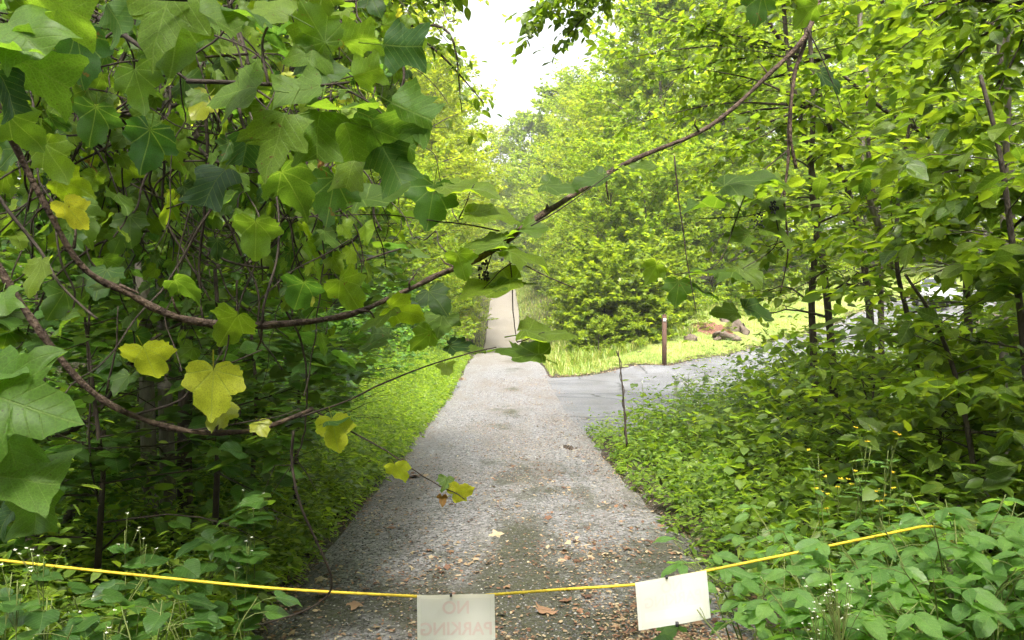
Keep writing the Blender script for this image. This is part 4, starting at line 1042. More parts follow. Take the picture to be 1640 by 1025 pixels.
for (px, py, w, ang, tau, d) in [(625, 312, 100, 10, 80, 2.4), (750, 300, 95, 10, 62, 2.3), (690, 330, 85, 100, 25, 2.35), (792, 340, 80, 20, 65, 2.3), (850, 366, 66, 8, 72, 2.3), (765, 388, 90, 185, 76, 2.25), (845, 407, 80, 5, 80, 2.25),
                                 (775, 460, 100, 190, 70, 2.25), (816, 457, 50, 20, 70, 2.25), (884, 534, 92, 5, 80, 2.22), (826, 561, 85, 175, 78, 2.22), (900, 300, 60, 20, 75, 2.4), (940, 290, 60, 170, 70, 2.4), (1015, 275, 50, 20, 65, 2.5),
                                 (1190, 190, 45, 100, 50, 2.8), (1030, 265, 45, 160, 70, 2.6), (600, 510, 75, 170, 66, 2.1), (650, 500, 70, 40, 40, 2.1), (700, 480, 60, 60, 50, 2.15), (740, 425, 55, 80, 40, 2.2),
                                 (410, 382, 80, 95, 30, 2.1), (370, 522, 75, 120, 35, 1.95), (560, 470, 70, 60, 35, 2.2), (480, 470, 70, 110, 40, 2.2), (300, 460, 60, 60, 40, 2.0), (160, 455, 50, 200, 55, 1.9), (705, 520, 55, 100, 60, 2.3), (675, 545, 55, 130, 40, 2.3), (740, 555, 48, 30, 60, 2.3), (600, 545, 60, 150, 50, 2.2)]:
    img_leaf(root, 'grape', px, py, w * (1.15 if tau > 59 else 1), d, ang, tau - (8 if tau > 59 else 0), rng, back=(tau < 45))
def fruit(px, py, d, n, root, rng):
    b = MB()
    c = P(px, py, d)
    for k in range(n):
        o = c + np.array([rng.normal(0, .008), rng.normal(0, .008), rng.uniform(-.035, .03)])
        ph = np.linspace(0, math.pi, 5); r = .0042
        b.tube(np.column_stack([np.full(5, o[0]), np.full(5, o[1]), o[2] + r * np.cos(ph)]), np.maximum(r * np.sin(ph), .0004), 6)
    link('grape_cluster', b.mesh('grape_cluster', M['berry'], off=np.array(root.location)), root)
M['berry'] = plain('dark_berry', (.018, .018, .022), .4)
fruit(775, 430, 2.3, 34, root, rng)

# the lower vine on the left, with its yellowing tips
rng = np.random.default_rng(201)
low = catmull([P(-40, 360, 1.8), P(0, 432, 1.8), P(60, 525, 1.82), P(130, 612, 1.86), P(200, 660, 1.9), P(300, 690, 1.95), P(400, 690, 2.0), P(470, 668, 2.05), P(500, 655, 2.1)], 8)
root = thing('grapevine', tuple(low[0]), 'brown lower grapevine with yellowing leaves curving round at the left', 'vine')
b = MB(); vine_tube(b, low, np.linspace(.0090, .0055, len(low)), rng)
link('stem', b.mesh('stem', M['vine'], off=np.array(root.location)), root)
b = MB()
for c, r in [([(480, 668, 2.06), (560, 640, 2.1), (650, 600, 2.15), (740, 570, 2.2), (795, 556, 2.25)], .003), ([(500, 655, 2.1), (560, 690, 2.1), (620, 722, 2.1), (690, 770, 2.1), (730, 790, 2.1), (745, 800, 2.1)], .0026),
             ([(470, 690, 2.1), (468, 740, 2.1), (482, 810, 2.1), (512, 880, 2.15), (532, 935, 2.2), (520, 965, 2.25), (480, 985, 2.3), (420, 1000, 2.35)], .0042), ([(215, 665, 1.92), (290, 640, 1.9), (330, 600, 1.9), (420, 560, 1.9)], .003),
             ([(170, 630, 1.88), (185, 560, 1.86), (189, 490, 1.86)], .0028), ([(300, 690, 1.95), (420, 672, 1.95), (480, 655, 1.95)], .002), ([(340, 640, 1.92), (362, 560, 1.95), (366, 520, 1.97)], .003)]:
    q = jitter_line(rng, catmull([P(*v) for v in c], 6), .003); b.tube(q, np.linspace(r, r * .55, len(q)), 5)
link('side_stem', b.mesh('side_stem', M['twig'], off=np.array(root.location)), root)
for (px, py, w, ang, tau, d, key) in [(240, 580, 85, 80, 35, 1.86, 'yellow'), (340, 630, 100, 95, 20, 1.9, 'yellow'), (195, 615, 52, 100, 40, 1.86, 'grape'), (420, 687, 36, 60, 40, 1.95, 'yellow'), (537, 697, 66, 80, 15, 2.08, 'yellow'),
                                      (640, 757, 46, 75, 25, 2.1, 'yellow'), (742, 786, 44, -20, 30, 2.1, 'yellow'), (712, 775, 30, 100, 60, 2.1, 'grape'), (709, 800, 20, 90, 30, 2.1, 'brown'), (545, 672, 50, 30, 70, 2.08, 'grape'), (350, 668, 60, 100, 40, 1.95, 'yellow'),
                                      (120, 345, 64, 70, 30, 1.8, 'yellow'), (765, 560, 30, 10, 60, 2.24, 'grape'), (715, 590, 34, 80, 60, 2.2, 'grape')]:
    img_leaf(root, key, px, py, w, d, ang, tau, rng, back=(tau < 36), jit=.12)

# twin stems hanging at the upper right
rng = np.random.default_rng(202)
q = catmull([P(1300, -60, 3.2), P(1290, 60, 3.15), P(1272, 120, 3.1), P(1264, 200, 3.1), P(1262, 260, 3.1), P(1256, 320, 3.1), P(1262, 400, 3.1), P(1250, 470, 3.12)], 7)
root = thing('grapevine', tuple(q[0]), 'brown grapevine stem hanging down from the fork at the upper right', 'vine')
b = MB(); vine_tube(b, q, np.interp(np.arange(len(q)), [0, 28, len(q)], [.009, .0055, .0016]), rng)
vine_tube(b, catmull([P(1330, -40, 3.25), P(1285, 75, 3.13), P(1270, 140, 3.08), P(1266, 215, 3.08), P(1275, 270, 3.1)], 7), np.full(29, .006), rng)
link('stem', b.mesh('stem', M['vine'], off=np.array(root.location)), root)
for (px, py, w, ang, tau, d) in [(1140, 430, 90, 185, 76, 3.0), (1110, 332, 85, 170, 70, 3.0), (1200, 282, 105, 10, 74, 3.0), (1240, 335, 60, 60, 50, 3.05), (1250, 376, 70, 10, 60, 3.05), (1045, 436, 42, 120, 30, 2.9), (1085, 470, 50, 95, 40, 2.95), (1250, 295, 60, 20, 70, 3.0), (1160, 320, 70, 30, 65, 3.05), (1200, 440, 60, 60, 50, 3.0),
                                 (1180, 380, 55, 150, 60, 3.05), (1290, 25, 55, 120, 40, 3.0), (1215, 15, 60, 100, 30, 2.9), (1330, 130, 50, 60, 50, 3.1), (1130, 470, 50, 40, 60, 3.0), (1215, 500, 60, 20, 60, 3.1), (1160, 500, 50, 170, 50, 3.1)]:
    img_leaf(root, 'grape', px, py, w, d, ang, tau, rng, back=(tau < 45))
b = MB()
for c in [[(1258, 300, 3.1), (1240, 330, 3.08), (1200, 345, 3.05), (1120, 350, 3.0)], [(1262, 240, 3.1), (1200, 300, 3.05), (1150, 420, 3.0), (1080, 440, 2.95)], [(1240, 330, 3.08), (1245, 390, 3.06), (1190, 430, 3.0)], [(1290, 40, 3.1), (1330, 120, 3.1), (1350, 180, 3.1)], [(1080, 250, 2.9), (1090, 350, 2.9), (1102, 440, 2.9), (1115, 500, 2.9)]]:
    q = jitter_line(rng, catmull([P(*v) for v in c], 5), .003); b.tube(q, np.linspace(.003, .0015, len(q)), 5)
link('side_stem', b.mesh('side_stem', M['twig'], off=np.array(root.location)), root)
fruit(1238, 335, 3.04, 40, root, rng); fruit(1215, 350, 3.04, 24, root, rng)

# curtains of vine over the thicket
CURT = [(60, 120, 2.4, 'curtain of grape leaves hanging at the upper left corner'), (180, 130, 2.9, 'curtain of grape leaves right of the corner, below the dark branch'), (300, 120, 2.6, 'curtain of olive grape leaves in the middle of the thicket top'),
        (400, 300, 3.3, 'curtain of grape leaves behind the dark lobed leaf'), (480, 330, 3.0, 'curtain of grape leaves above the lowest sag of the vine'), (560, 380, 3.6, 'curtain of grape leaves nearest the gravel drive'),
        (120, 330, 3.3, 'curtain of grape leaves hanging behind the left end of the sagging vine'), (250, 360, 3.8, 'deep curtain of grape leaves behind the bare twigs'), (20, 300, 3.0, 'curtain of grape leaves at the left edge of the picture'),
        (600, 150, 4.6, 'curtain of leaves behind the tip of the lobed-leaf branch'), (520, 100, 4.2, 'high curtain of leaves over the thicket'), (380, 60, 3.4, 'topmost curtain of grape leaves')]
for i, (cx, cyy, d0, lab) in enumerate(CURT):
    rng = np.random.default_rng(220 + i)
    top = P(cx, cyy - 190, d0)
    root = thing('grapevine', tuple(top), lab, 'vine')
    b = MB(); L = [[], [], [], []]
    for s in range(16):
        d = d0 + rng.uniform(-.3, 1.0)
        p0 = P(cx + rng.uniform(-95, 95), cyy + rng.uniform(-230, -60), d)
        n = rng.integers(8, 13); q = [p0]; dv = norm(np.array([rng.normal(0, .5), rng.normal(0, .25), -1]))
        for k in range(n):
            dv = norm(dv + rng.normal(0, .32, 3) + [0, 0, -.12]); q.append(q[-1] + dv * .08)
        q = np.array(q); b.tube(catmull(q, 3), .0028, 4, cap=False)
        for k in range(1, n + 1):
            sd = norm(np.array([rng.normal(0, 1), rng.normal(-.2, .6), .1]))
            px_, py_, _ = proj(q[k])
            if px_[0] > np.interp(py_[0], [0, 200, 300, 420, 480, 560], [690, 640, 640, 620, 600, 480]): continue
            L[0].append(q[k] + sd * .045)
            L[1].append(sd * .5 + [0, 0, -.8] + rng.normal(0, .25, 3))
            L[2].append(np.array([rng.normal(.25, .5), rng.normal(.1, .75), .75 + rng.normal(0, .3)]))
            L[3].append(.082 * rng.uniform(.5, 1.4))
    for s in range(15):          # bare runners tangled through the leaves
        p0 = P(cx + rng.uniform(-150, 130), cyy + rng.uniform(-220, 60), d0 + rng.uniform(-.45, .6)); q = [p0]; dv = norm(np.array([rng.normal(0, .9), rng.normal(0, .2), rng.normal(-.5, .5)]))
        for k in range(10):
            dv = norm(dv + rng.normal(0, .25, 3) + [0, 0, -.06]); q.append(q[-1] + dv * rng.uniform(.06, .11))
        q = np.array(q); x_, y_, _ = proj(q)
        if (x_ > np.interp(y_, [0, 200, 300, 420, 480, 560], [690, 640, 640, 620, 600, 480])).any(): continue
        b.tube(catmull(q, 3), np.linspace(.0045, .002, 31) * rng.uniform(.5, 1.7), 5, cap=False)
    if not L[0]: continue
    link('stem', b.mesh('stem', M['twig'], off=np.array(root.location)), root)
    for k in range(len(L[0])):
        key = 'grape' if rng.uniform() > .035 else ('yellow' if rng.uniform() > .4 else 'brown')
        put_leaf(root, key, L[0][k], norm(L[1][k]), norm(L[2][k]), L[3][k], rng)

# ------------------------------------------------------------------ the tulip-poplar branches in front
def branch_thing(label, lines, leaves, seed, base):
    rng = np.random.default_rng(seed)
    root = thing('poplar_branch', tuple(P(*base)), label, 'branch')
    b = MB()
    for c, r in lines:
        q = jitter_line(rng, catmull([P(*v) for v in c], 5), .002); b.tube(q, np.linspace(r, r * .45, len(q)), 6)
    link('stem', b.mesh('stem', M['twig'], off=np.array(root.location)), root)
    for (px, py, w, ang, tau, d, back, key) in leaves:
        img_leaf(root, key, px, py, w * 1.12, d, ang, tau, rng, back=back, jit=.14)
T, Mp = 'tulip', 'maple'
branch_thing('branch of big lobed green leaves reaching in from the upper left towards the sky', [([(300, 130, 1.9), (400, 132, 1.85), (480, 138, 1.8), (560, 132, 1.8)], .006), ([(160, 30, 2.0), (300, 128, 1.9)], .008), ([(-40, -60, 2.1), (160, 30, 2.0)], .011), ([(430, 136, 1.82), (420, 60, 1.85), (460, 10, 1.85)], .004), ([(540, 135, 1.8), (590, 165, 1.8), (630, 200, 1.8)], .003)],
             [(440, 232, 118, 105, 12, 1.7, False, Mp), (506, 214, 100, 92, 20, 1.72, False, T), (546, 172, 118, 5, 68, 1.75, False, T), (652, 75, 84, 5, 10, 1.8, True, T), (503, 38, 72, -120, 15, 1.82, True, 'grape'), (665, 182, 98, 25, 15, 1.8, True, T), (592, 114, 62, -20, 25, 1.8, True, T), (632, 218, 88, 35, 25, 1.8, True, T),
              (630, 265, 80, 60, 25, 1.82, True, T), (474, 145, 92, 170, 45, 1.76, False, T), (430, 10, 86, -150, 40, 1.8, False, T), (500, 78, 88, 100, 15, 1.85, True, T), (512, 106, 80, 60, 40, 1.85, False, T), (368, 142, 108, 175, 32, 1.7, False, Mp), (562, 225, 84, 85, 30, 1.85, True, T), (560, 270, 80, 100, 35, 1.9, False, T), (600, 190, 70, 50, 40, 1.85, True, T), (338, 298, 90, 110, 20, 1.75, False, T), (580, 60, 70, -40, 40, 1.9, True, T), (470, 300, 84, 75, 30, 1.95, True, 'grape'), (530, 320, 80, 100, 20, 2.0, True, 'grape'), (395, 240, 60, 100, 30, 1.8, True, T)], 301, (-40, -60, 2.1))
branch_thing('branch of very large pale green leaves drooping in at the top left corner', [([(-60, -40, 1.5), (40, -20, 1.45), (180, -10, 1.45), (300, 0, 1.5)], .007), ([(-60, 20, 1.4), (0, 30, 1.4), (60, 50, 1.4)], .004)],
             [(30, 45, 140, 50, 45, 1.35, False, 'pale'), (5, 72, 90, 20, 65, 1.3, False, 'pale'), (68, 112, 130, 40, 35, 1.4, True, 'pale'), (100, 8, 130, 30, 35, 1.4, True, 'pale'), (255, 22, 140, 100, 25, 1.5, False, Mp), (192, 34, 70, 60, 20, 1.45, True, T), (20, 150, 80, 80, 35, 1.4, True, T), (345, 25, 90, 20, 45, 1.55, False, T), (395, 18, 80, -10, 60, 1.6, False, T), (130, 95, 90, 90, 15, 1.55, True, 'grape'), (225, 145, 76, 80, 15, 1.6, True, 'grape'), (282, 66, 105, 95, 12, 1.6, True, 'grape'), (150, 200, 70, 100, 30, 1.7, True, 'grape'), (40, 210, 74, 60, 30, 1.6, True, 'grape'), (235, 240, 80, 110, 20, 1.8, True, 'grape'), (90, 260, 70, 70, 25, 1.8, True, 'grape')], 302, (-60, -40, 1.5))
branch_thing('branch with three large light green lobed leaves at the left edge, mid height', [([(-60, 560, 1.15), (-20, 600, 1.13), (0, 640, 1.12), (-10, 720, 1.12)], .005)],
             [(40, 650, 185, 8, 38, 1.1, False, 'pale_maple'), (5, 595, 90, -60, 45, 1.12, False, 'pale'), (12, 705, 110, 70, 35, 1.12, False, 'pale'), (38, 766, 150, 5, 50, 1.12, False, 'pale'), (56, 822, 90, 80, 30, 1.14, False, 'pale'), (5, 830, 60, 100, 50, 1.2, False, T), (5, 480, 60, 60, 50, 1.3, False, 'pale')], 303, (-60, 560, 1.15))
# dark spray high over the drive
rng = np.random.default_rng(310)
def dark_spray(label, base, tips, seed, size, nleaf, key='broad'):
    rng = np.random.default_rng(seed)
    root = thing('overhanging_branch', tuple(P(*base)), label, 'branch')
    b = MB(); S, D, N = [], [], []
    for t in tips:
        e = P(*t); s = P(*base); q = np.array([s, (s + e) / 2 + rng.normal(0, .06, 3) + [0, 0, .1], e]); q = catmull(q, 6)
        b.tube(q, np.linspace(.014, .003, len(q)), 5)
        for k in range(4, len(q)):
            for _ in range(2):
                S.append(q[k]); D.append(norm(norm(e - s) + rng.normal(0, .6, 3))); N.append(.22)
    link('stem', b.mesh('stem', M['twig'], off=np.array(root.location)), root)
    Lv = twig_leaves(rng, np.array(S), np.array(D), np.array(N), nleaf, size, .3, .4)
    leafy(root, Lv, key, T_OV, 'canopy', 160, rng)
dark_spray('long dark leafy limb reaching left under the top edge, right of the white sky', (1330, 90, 8.2), [(1000, 15, 8.0), (1040, 120, 8.3), (1090, 190, 8.4), (985, 95, 8.6), (1130, 50, 8.0), (1160, 150, 8.2), (1060, 60, 8.8)], 321, .085, 7)
dark_spray('dark leafy limb below it, drooping beside the sagging vine', (1300, 170, 7.6), [(1120, 110, 7.4), (1070, 240, 7.6), (1120, 290, 7.8), (1180, 240, 7.4), (1010, 200, 8.2)], 322, .08, 6)
dark_spray('dark big-leaved limb reaching in from the upper right corner', (1680, 10, 5.0), [(1440, 80, 5.0), (1500, 150, 5.1), (1560, 50, 4.9), (1400, 40, 5.3), (1580, 190, 5.0), (1480, 20, 5.2), (1540, 240, 5.2)], 323, .115, 5)
dark_spray('dark leafy limb crossing the right edge at a third of its height', (1700, 300, 4.6), [(1480, 300, 4.6), (1540, 360, 4.7), (1460, 380, 4.8), (1580, 300, 4.6), (1600, 420, 4.6)], 324, .11, 5)
dark_spray('dark leafy branch tip hanging into the white sky at the top', (1010, -90, 6.0), [(850, 30, 6.0), (905, 60, 6.1), (880, 0, 5.9), (930, 25, 6.2), (845, 65, 6.2), (960, -10, 6.0)], 311, .085, 6)
dark_spray('dark branch of leaves hanging at the top, left of the white sky', (520, -80, 4.6), [(690, 5, 4.6), (640, 25, 4.7), (735, -15, 4.6), (600, 20, 4.6)], 312, .09, 4, 'broad')
dark_spray('small dangling twig with a few dark leaves beside the golden tree', (640, 40, 5.2), [(775, 165, 5.2), (740, 180, 5.2)], 313, .07, 2, 'broad')

# ------------------------------------------------------------------ plants of the right foreground
def compound(root, rng, base, tip, key, size, nnode, b, droop=.1, three=True, stem_r=.004):
    """An arching cane with leaves of three (or single) leaflets."""
    base, tip = np.asarray(base), np.asarray(tip)
    mid = (base + tip) / 2 + np.array([0, 0, .22 * np.linalg.norm(tip - base)])
    q = catmull([base, mid, tip], 8)
    b.tube(q, np.linspace(stem_r, stem_r * .5, len(q)), 5)
    for k in range(nnode):
        u = .3 + .7 * (k + .5) / nnode
        c = q[int(u * (len(q) - 1))]
        az = rng.uniform(0, 6.28)
        o = np.array([math.cos(az), math.sin(az), .25]); e = c + o * size * .9
        b.tube(np.array([c, (c + e) / 2 + [0, 0, .008], e]), .0016, 3, cap=False)
        nr = norm(np.array([rng.normal(0, .22), rng.normal(-.18, .22), 1]))
        for j, da in enumerate((0, 1.25, -1.25) if three else (0,)):
            ax = np.array([math.cos(az + da), math.sin(az + da), -.12 - droop + rng.normal(0, .1)])
            put_leaf(root, key, e, norm(ax), nr, size * (1.0 if j == 0 else .82) * rng.uniform(.85, 1.15), rng)
BR = [(1250, 985, 2.6), (1340, 960, 2.7), (1420, 985, 2.5), (1500, 950, 2.6), (1580, 985, 2.5), (1640, 930, 2.7), (1460, 905, 3.0), (1550, 880, 3.1), (1380, 890, 3.2), (1620, 850, 3.3), (1290, 920, 3.1), (1540, 1010, 2.4), (1330, 1020, 2.45), (1630, 1015, 2.35), (1200, 900, 3.4), (1440, 850, 3.6), (1180, 1000, 2.9), (1520, 830, 3.8), (1300, 860, 3.8), (1600, 790, 4.0), (1525, 850, 2.75), (1585, 840, 2.8), (1500, 840, 2.85), (1560, 815, 2.9), (1625, 800, 2.9)]
where = ['at the foot of the tilted paper sign', 'right of the tilted paper sign, at the bottom', 'above the white flower head', 'below the right end of the rope', 'beside the long yellow-green cane', 'at the right edge below mid height', 'under the end of the rope', 'right of the rope end',
         'just above the rope, right of the signs', 'high at the right edge', 'along the rope right of the tilted sign', 'at the bottom, right of the white flower head', 'at the bottom, left of the white flower head', 'in the bottom right corner', 'at the road edge above the tilted sign', 'below the yellow flowers', 'hanging over the gravel under the tilted sign', 'right of the yellow flowers, low down', 'left of the yellow flowers', 'in front of the dark hollow at the right', 'covering the very end of the rope', 'between the rope end and the right edge', 'whose leaves hide the last stretch of rope', 'tall, directly behind the rope end', 'tall, at the right edge beside the rope end']
for i, (px, py, d) in enumerate(BR):
    rng = np.random.default_rng(400 + i)
    c = P(px, py, d); gz = float(h(c[0:1], c[1:2])[0])
    root = thing('bramble', (c[0], c[1], gz), 'leafy bramble with pale green leaflets ' + where[i], 'bramble')
    b = MB()
    for k in range(4):
        az = rng.uniform(0, 6.28); r = rng.uniform(.15, .4)
        compound(root, rng, (c[0] + rng.normal(0, .05), c[1] + rng.normal(0, .05), gz), (c[0] + math.cos(az) * r, c[1] + math.sin(az) * r, max(gz + .12, c[2] + rng.uniform(-.1, .08))), 'bramble', .105, 5, b)
    link('cane', b.mesh('cane', M['green_stem'], off=np.array(root.location)), root)

M['petal_y'] = leaf_mat('yellow_petal', warm=False, cols=[(.75, .52, .02), (.8, .6, .03)], trans=(1, 1, 1), tw=.2, rough=.6)
M['petal_w'] = leaf_mat('white_petal', warm=False, cols=[(.7, .7, .6), (.8, .8, .72), (.68, .72, .45)], trans=(1, 1, 1), tw=.2, rough=.6)
def flower_plant(label, px, py, d, seed, heads, petal, key='lance', size=.13, nst=3, rad=.022, npet=8, cat='flower', name='flowering_plant', spread=.16):
    rng = np.random.default_rng(seed)
    c = P(px, py, d); gz = float(h(c[0:1], c[1:2])[0])
    root = thing(name, (c[0], c[1], gz), label, cat)
    b = MB(); pos, ax, nr, sz = [], [], [], []
    for s in range(nst):
        base = np.array([c[0] + rng.normal(0, .04), c[1] + rng.normal(0, .04), gz]); top = c + np.array([rng.uniform(-1, 1) * spread, rng.uniform(-.1, .1), rng.uniform(-.1, .06)])
        q = catmull([base, (base + top) / 2 + rng.normal(0, .02, 3), top], 6); b.tube(q, np.linspace(.0035, .0016, len(q)), 5)
        for k in range(3, len(q), 2):
            for sg in (1, -1):
                az = rng.uniform(0, 6.28)
                put_leaf(root, key, q[k], norm(np.array([math.cos(az) * sg, math.sin(az) * sg, .1])), norm(np.array([rng.normal(0, .3), -.2, 1])), size * rng.uniform(.6, 1.15), rng)
        for hd in range(heads):
            hp = top + np.array([rng.normal(0, .045), rng.normal(0, .03), rng.normal(.02, .03)])
            b.tube(np.array([q[-3], (q[-3] + hp) / 2 + [0, 0, .01], hp]), .0012, 3, cap=False)
            for k in range(npet):
                a = k * 6.28 / npet + rng.normal(0, .2)
                pos.append(hp); ax.append([math.cos(a), math.sin(a) * .6 - .1, .35 + rng.normal(0, .2)]); nr.append([rng.normal(0, .2), -.5, 1]); sz.append(rad * rng.uniform(.7, 1.2))
    link('stem', b.mesh('stem', M['green_stem'], off=np.array(root.location)), root)
    o = link('petals', cloud_mesh('petals', (np.array(pos), norm(np.array(ax)), norm(np.array(nr)), np.array(sz)), T_OV, petal, off=np.array(root.location)), root)
for i, (px, py, lab) in enumerate([(1370, 695, 'yellow-flowered plant, highest of the patch of yellow flowers'), (1412, 722, 'yellow-flowered plant in the middle of the flower patch'), (1370, 780, 'yellow-flowered plant with a dense head, lowest of the flower patch'), (1415, 775, 'yellow-flowered plant right of the dense yellow head'), (1352, 735, 'small yellow-flowered plant at the left of the flower patch'), (1490, 785, 'yellow-flowered plant standing apart, furthest right in the flower patch')]):
    flower_plant(lab, px, py, 4.0 + .15 * (i % 3), 430 + i, 1 if i != 2 else 5, 'petal_y', rad=.014, npet=6, nst=3, spread=.2, size=.10)
flower_plant('white flower head on a weed at the bottom edge among the brambles', 1345, 985, 2.35, 440, 24, 'petal_w', nst=2, rad=.005, npet=5, spread=.05)
for i, (px, py, d, lab) in enumerate([(65, 872, 2.9, 'tall white-budded weed at the left edge, crossing the rope'), (200, 872, 3.1, 'white-budded weed with spreading leaves just above the rope'), (390, 818, 3.6, 'weed with a cream flower head at the edge of the verge herbs'), (155, 965, 2.6, 'white-budded weed below the rope at the left'), (395, 880, 3.6, 'pale flowering weed near the gravel edge'), (20, 940, 2.4, 'broad-leaved weed in the bottom left corner')]):
    flower_plant(lab, px, py, d, 450 + i, 3, 'petal_w', key='spice', size=.10, nst=2, rad=.007, npet=6, spread=.07)
# larger dark leaves along the bottom left
for i, (px, py, d, lab) in enumerate([(60, 985, 2.5, 'leafy weed at the bottom, left of the rope sag'), (240, 990, 2.6, 'leafy weed at the bottom left beside the white-budded one'), (330, 960, 2.9, 'leafy weed at the bottom where the gravel begins'), (150, 930, 3.0, 'leafy weed behind the rope in front of the log'), (300, 880, 3.6, 'leafy weed behind the rope near the log end')]):
    rng = np.random.default_rng(470 + i); c = P(px, py, d); gz = float(h(c[0:1], c[1:2])[0])
    root = thing('leafy_weed', (c[0], c[1], gz), lab, 'plant'); b = MB()
    for k in range(4):
        az = rng.uniform(0, 6.28)
        compound(root, rng, (c[0], c[1], gz), (c[0] + math.cos(az) * .18, c[1] + math.sin(az) * .18, max(gz + .1, c[2])), 'spice', .10, 4, b, three=False)
    link('stem', b.mesh('stem', M['green_stem'], off=np.array(root.location)), root)

# ------------------------------------------------------------------ slender weeds against the paving
rng = np.random.default_rng(480)
b = MB(); root = thing('dead_stalk', tuple(P(1002, 712, 9.6)), 'dark twined dead stalk standing before the paved driveway', 'stalk')
q = catmull([P(1004, 715, 9.6), P(1000, 660, 9.6), P(996, 610, 9.6), P(990, 562, 9.6)], 6)
b.tube(q, np.linspace(.014, .006, len(q)), 6)
th = np.linspace(0, 22, 60); k = np.linspace(0, len(q) - 1, 60)
sp = np.stack([np.interp(k, np.arange(len(q)), q[:, c]) for c in range(3)], -1) + np.stack([np.cos(th), np.sin(th), th * 0], -1) * .018
b.tube(sp, .006, 4)
link('stem', b.mesh('stem', M['twig'], off=np.array(root.location)), root)
for u in (5, 9, 12, 15): put_leaf(root, 'broad', q[u], norm(np.array([(-1) ** u, 0, .2])), norm(np.array([0, -.4, 1])), .09, rng)
for i, (px, py, lab) in enumerate([(1060, 606, 'pale flowering weed standing before the paving, right of the dead stalk'), (1110, 600, 'tall wispy weed with thin stems before the paving'), (1150, 640, 'wispy weed at the edge of the undergrowth before the paving')]):
    flower_plant(lab, px, py, 9.2, 490 + i, 3, 'petal_w', key='lance', size=.11, nst=4, rad=.009, npet=5, spread=.28)

# ------------------------------------------------------------------ rope and paper signs
D0 = 2.9
rope_pts = [P(-130, 880, 2.95), P(0, 897, D0), P(230, 922, D0), P(450, 943, D0), P(668, 955, D0), P(730, 957, D0), P(793, 952, D0), P(900, 944, D0), P(1020, 936, D0), P(1078, 926, D0), P(1133, 914, D0), P(1300, 880, 2.92), P(1440, 851, 2.95), P(1485, 843, 3.02), P(1515, 850, 3.12), P(1530, 880, 3.2)]
q = catmull(rope_pts, 60)
tan = norm(np.gradient(q, axis=0)); up = np.array([0, 0, 1.0]); A = norm(np.cross(tan, up)); B = np.cross(A, tan)
s = np.r_[0, np.cumsum(np.linalg.norm(np.diff(q, axis=0), axis=1))]
sd = 12; th = np.arange(sd) * 2 * math.pi / sd
r = .0043 * (1 + .28 * np.abs(np.cos(1.5 * (th[None] - s[:, None] * 2 * math.pi / .045))))
V = q[:, None] + r[..., None] * (np.cos(th)[None, :, None] * A[:, None] + np.sin(th)[None, :, None] * B[:, None])
i_, j_ = np.meshgrid(np.arange(len(q) - 1) * sd, np.arange(sd), indexing='ij'); j2 = (j_ + 1) % sd
M['rope'] = surf_mat('yellow_rope', [(.3, (.42, .29, .02)), (.5, (.62, .46, .03)), (.7, (.76, .58, .05))], scale=22, rough=.5, bump=.4, bscale=200, dist=.002)
tag(link('rope', mesh_from('rope', V, np.stack([i_ + j_, i_ + j2, i_ + sd + j2, i_ + sd + j_], -1).reshape(-1, 4), mat=M['rope'])), 'twisted yellow plastic rope strung across the gravel drive', 'rope')
for nm, a, lab in (('gate_post', rope_pts[0], 'wooden stake holding the left end of the yellow rope'), ('gate_post', rope_pts[-1], 'wooden stake holding the right end of the yellow rope')):
    gz = float(h(a[0:1], a[1:2])[0]); b = MB()
    b.tube(np.array([[a[0], a[1] + .04, gz - .1], [a[0], a[1] + .04, gz + .5], [a[0] + .01, a[1] + .04, a[2] - .005], [a[0] + .01, a[1] + .04, a[2] + .004]]), [.02, .02, .018, .012], 10)
    tag(link('stake', b.mesh('stake', M['bark_pale'])), lab, 'stake')

def paper_mat(name, col, tw):
    m, nt, nd, lk = newmat(name)
    tc = nd.new('ShaderNodeTexCoord'); no = nd.new('ShaderNodeTexNoise'); no.inputs['Scale'].default_value = 9
    lk.new(tc.outputs['Object'], no.inputs['Vector'])
    rp = ramp(nd, [(.3, tuple(c * .94 for c in col)), (.7, col)]); lk.new(no.outputs[0], rp.inputs[0])
    pr = nd.new('ShaderNodeBsdfPrincipled'); pr.inputs['Roughness'].default_value = .35; pr.inputs['Specular IOR Level'].default_value = .4
    lk.new(rp.outputs[0], pr.inputs['Base Color'])
    tr = nd.new('ShaderNodeBsdfTranslucent'); lk.new(rp.outputs[0], tr.inputs[0])
    bp = nd.new('ShaderNodeBump'); bp.inputs['Strength'].default_value = .15; bp.inputs['Distance'].default_value = .01
    lk.new(no.outputs[0], bp.inputs['Height']); lk.new(bp.outputs[0], pr.inputs['Normal'])
    mx = nd.new('ShaderNodeMixShader'); mx.inputs[0].default_value = tw
    lk.new(pr.outputs[0], mx.inputs[1]); lk.new(tr.outputs[0], mx.inputs[2])
    out = nd.new('ShaderNodeOutputMaterial'); lk.new(mx.outputs[0], out.inputs[0])
    return m
M['paper'] = paper_mat('sign_paper', (.82, .82, .78), .5)
M['lam'] = paper_mat('sign_laminate', (.88, .88, .84), .5)
M['print'] = paper_mat('faint_print', (.80, .69, .66), .5)
M['band'] = paper_mat('blank_band', (.88, .88, .83), .5)
M['print_faint'] = paper_mat('very_faint_print', (.81, .765, .73), .5)
M['clip'] = plain('dark_clip', (.03, .03, .035), .4)
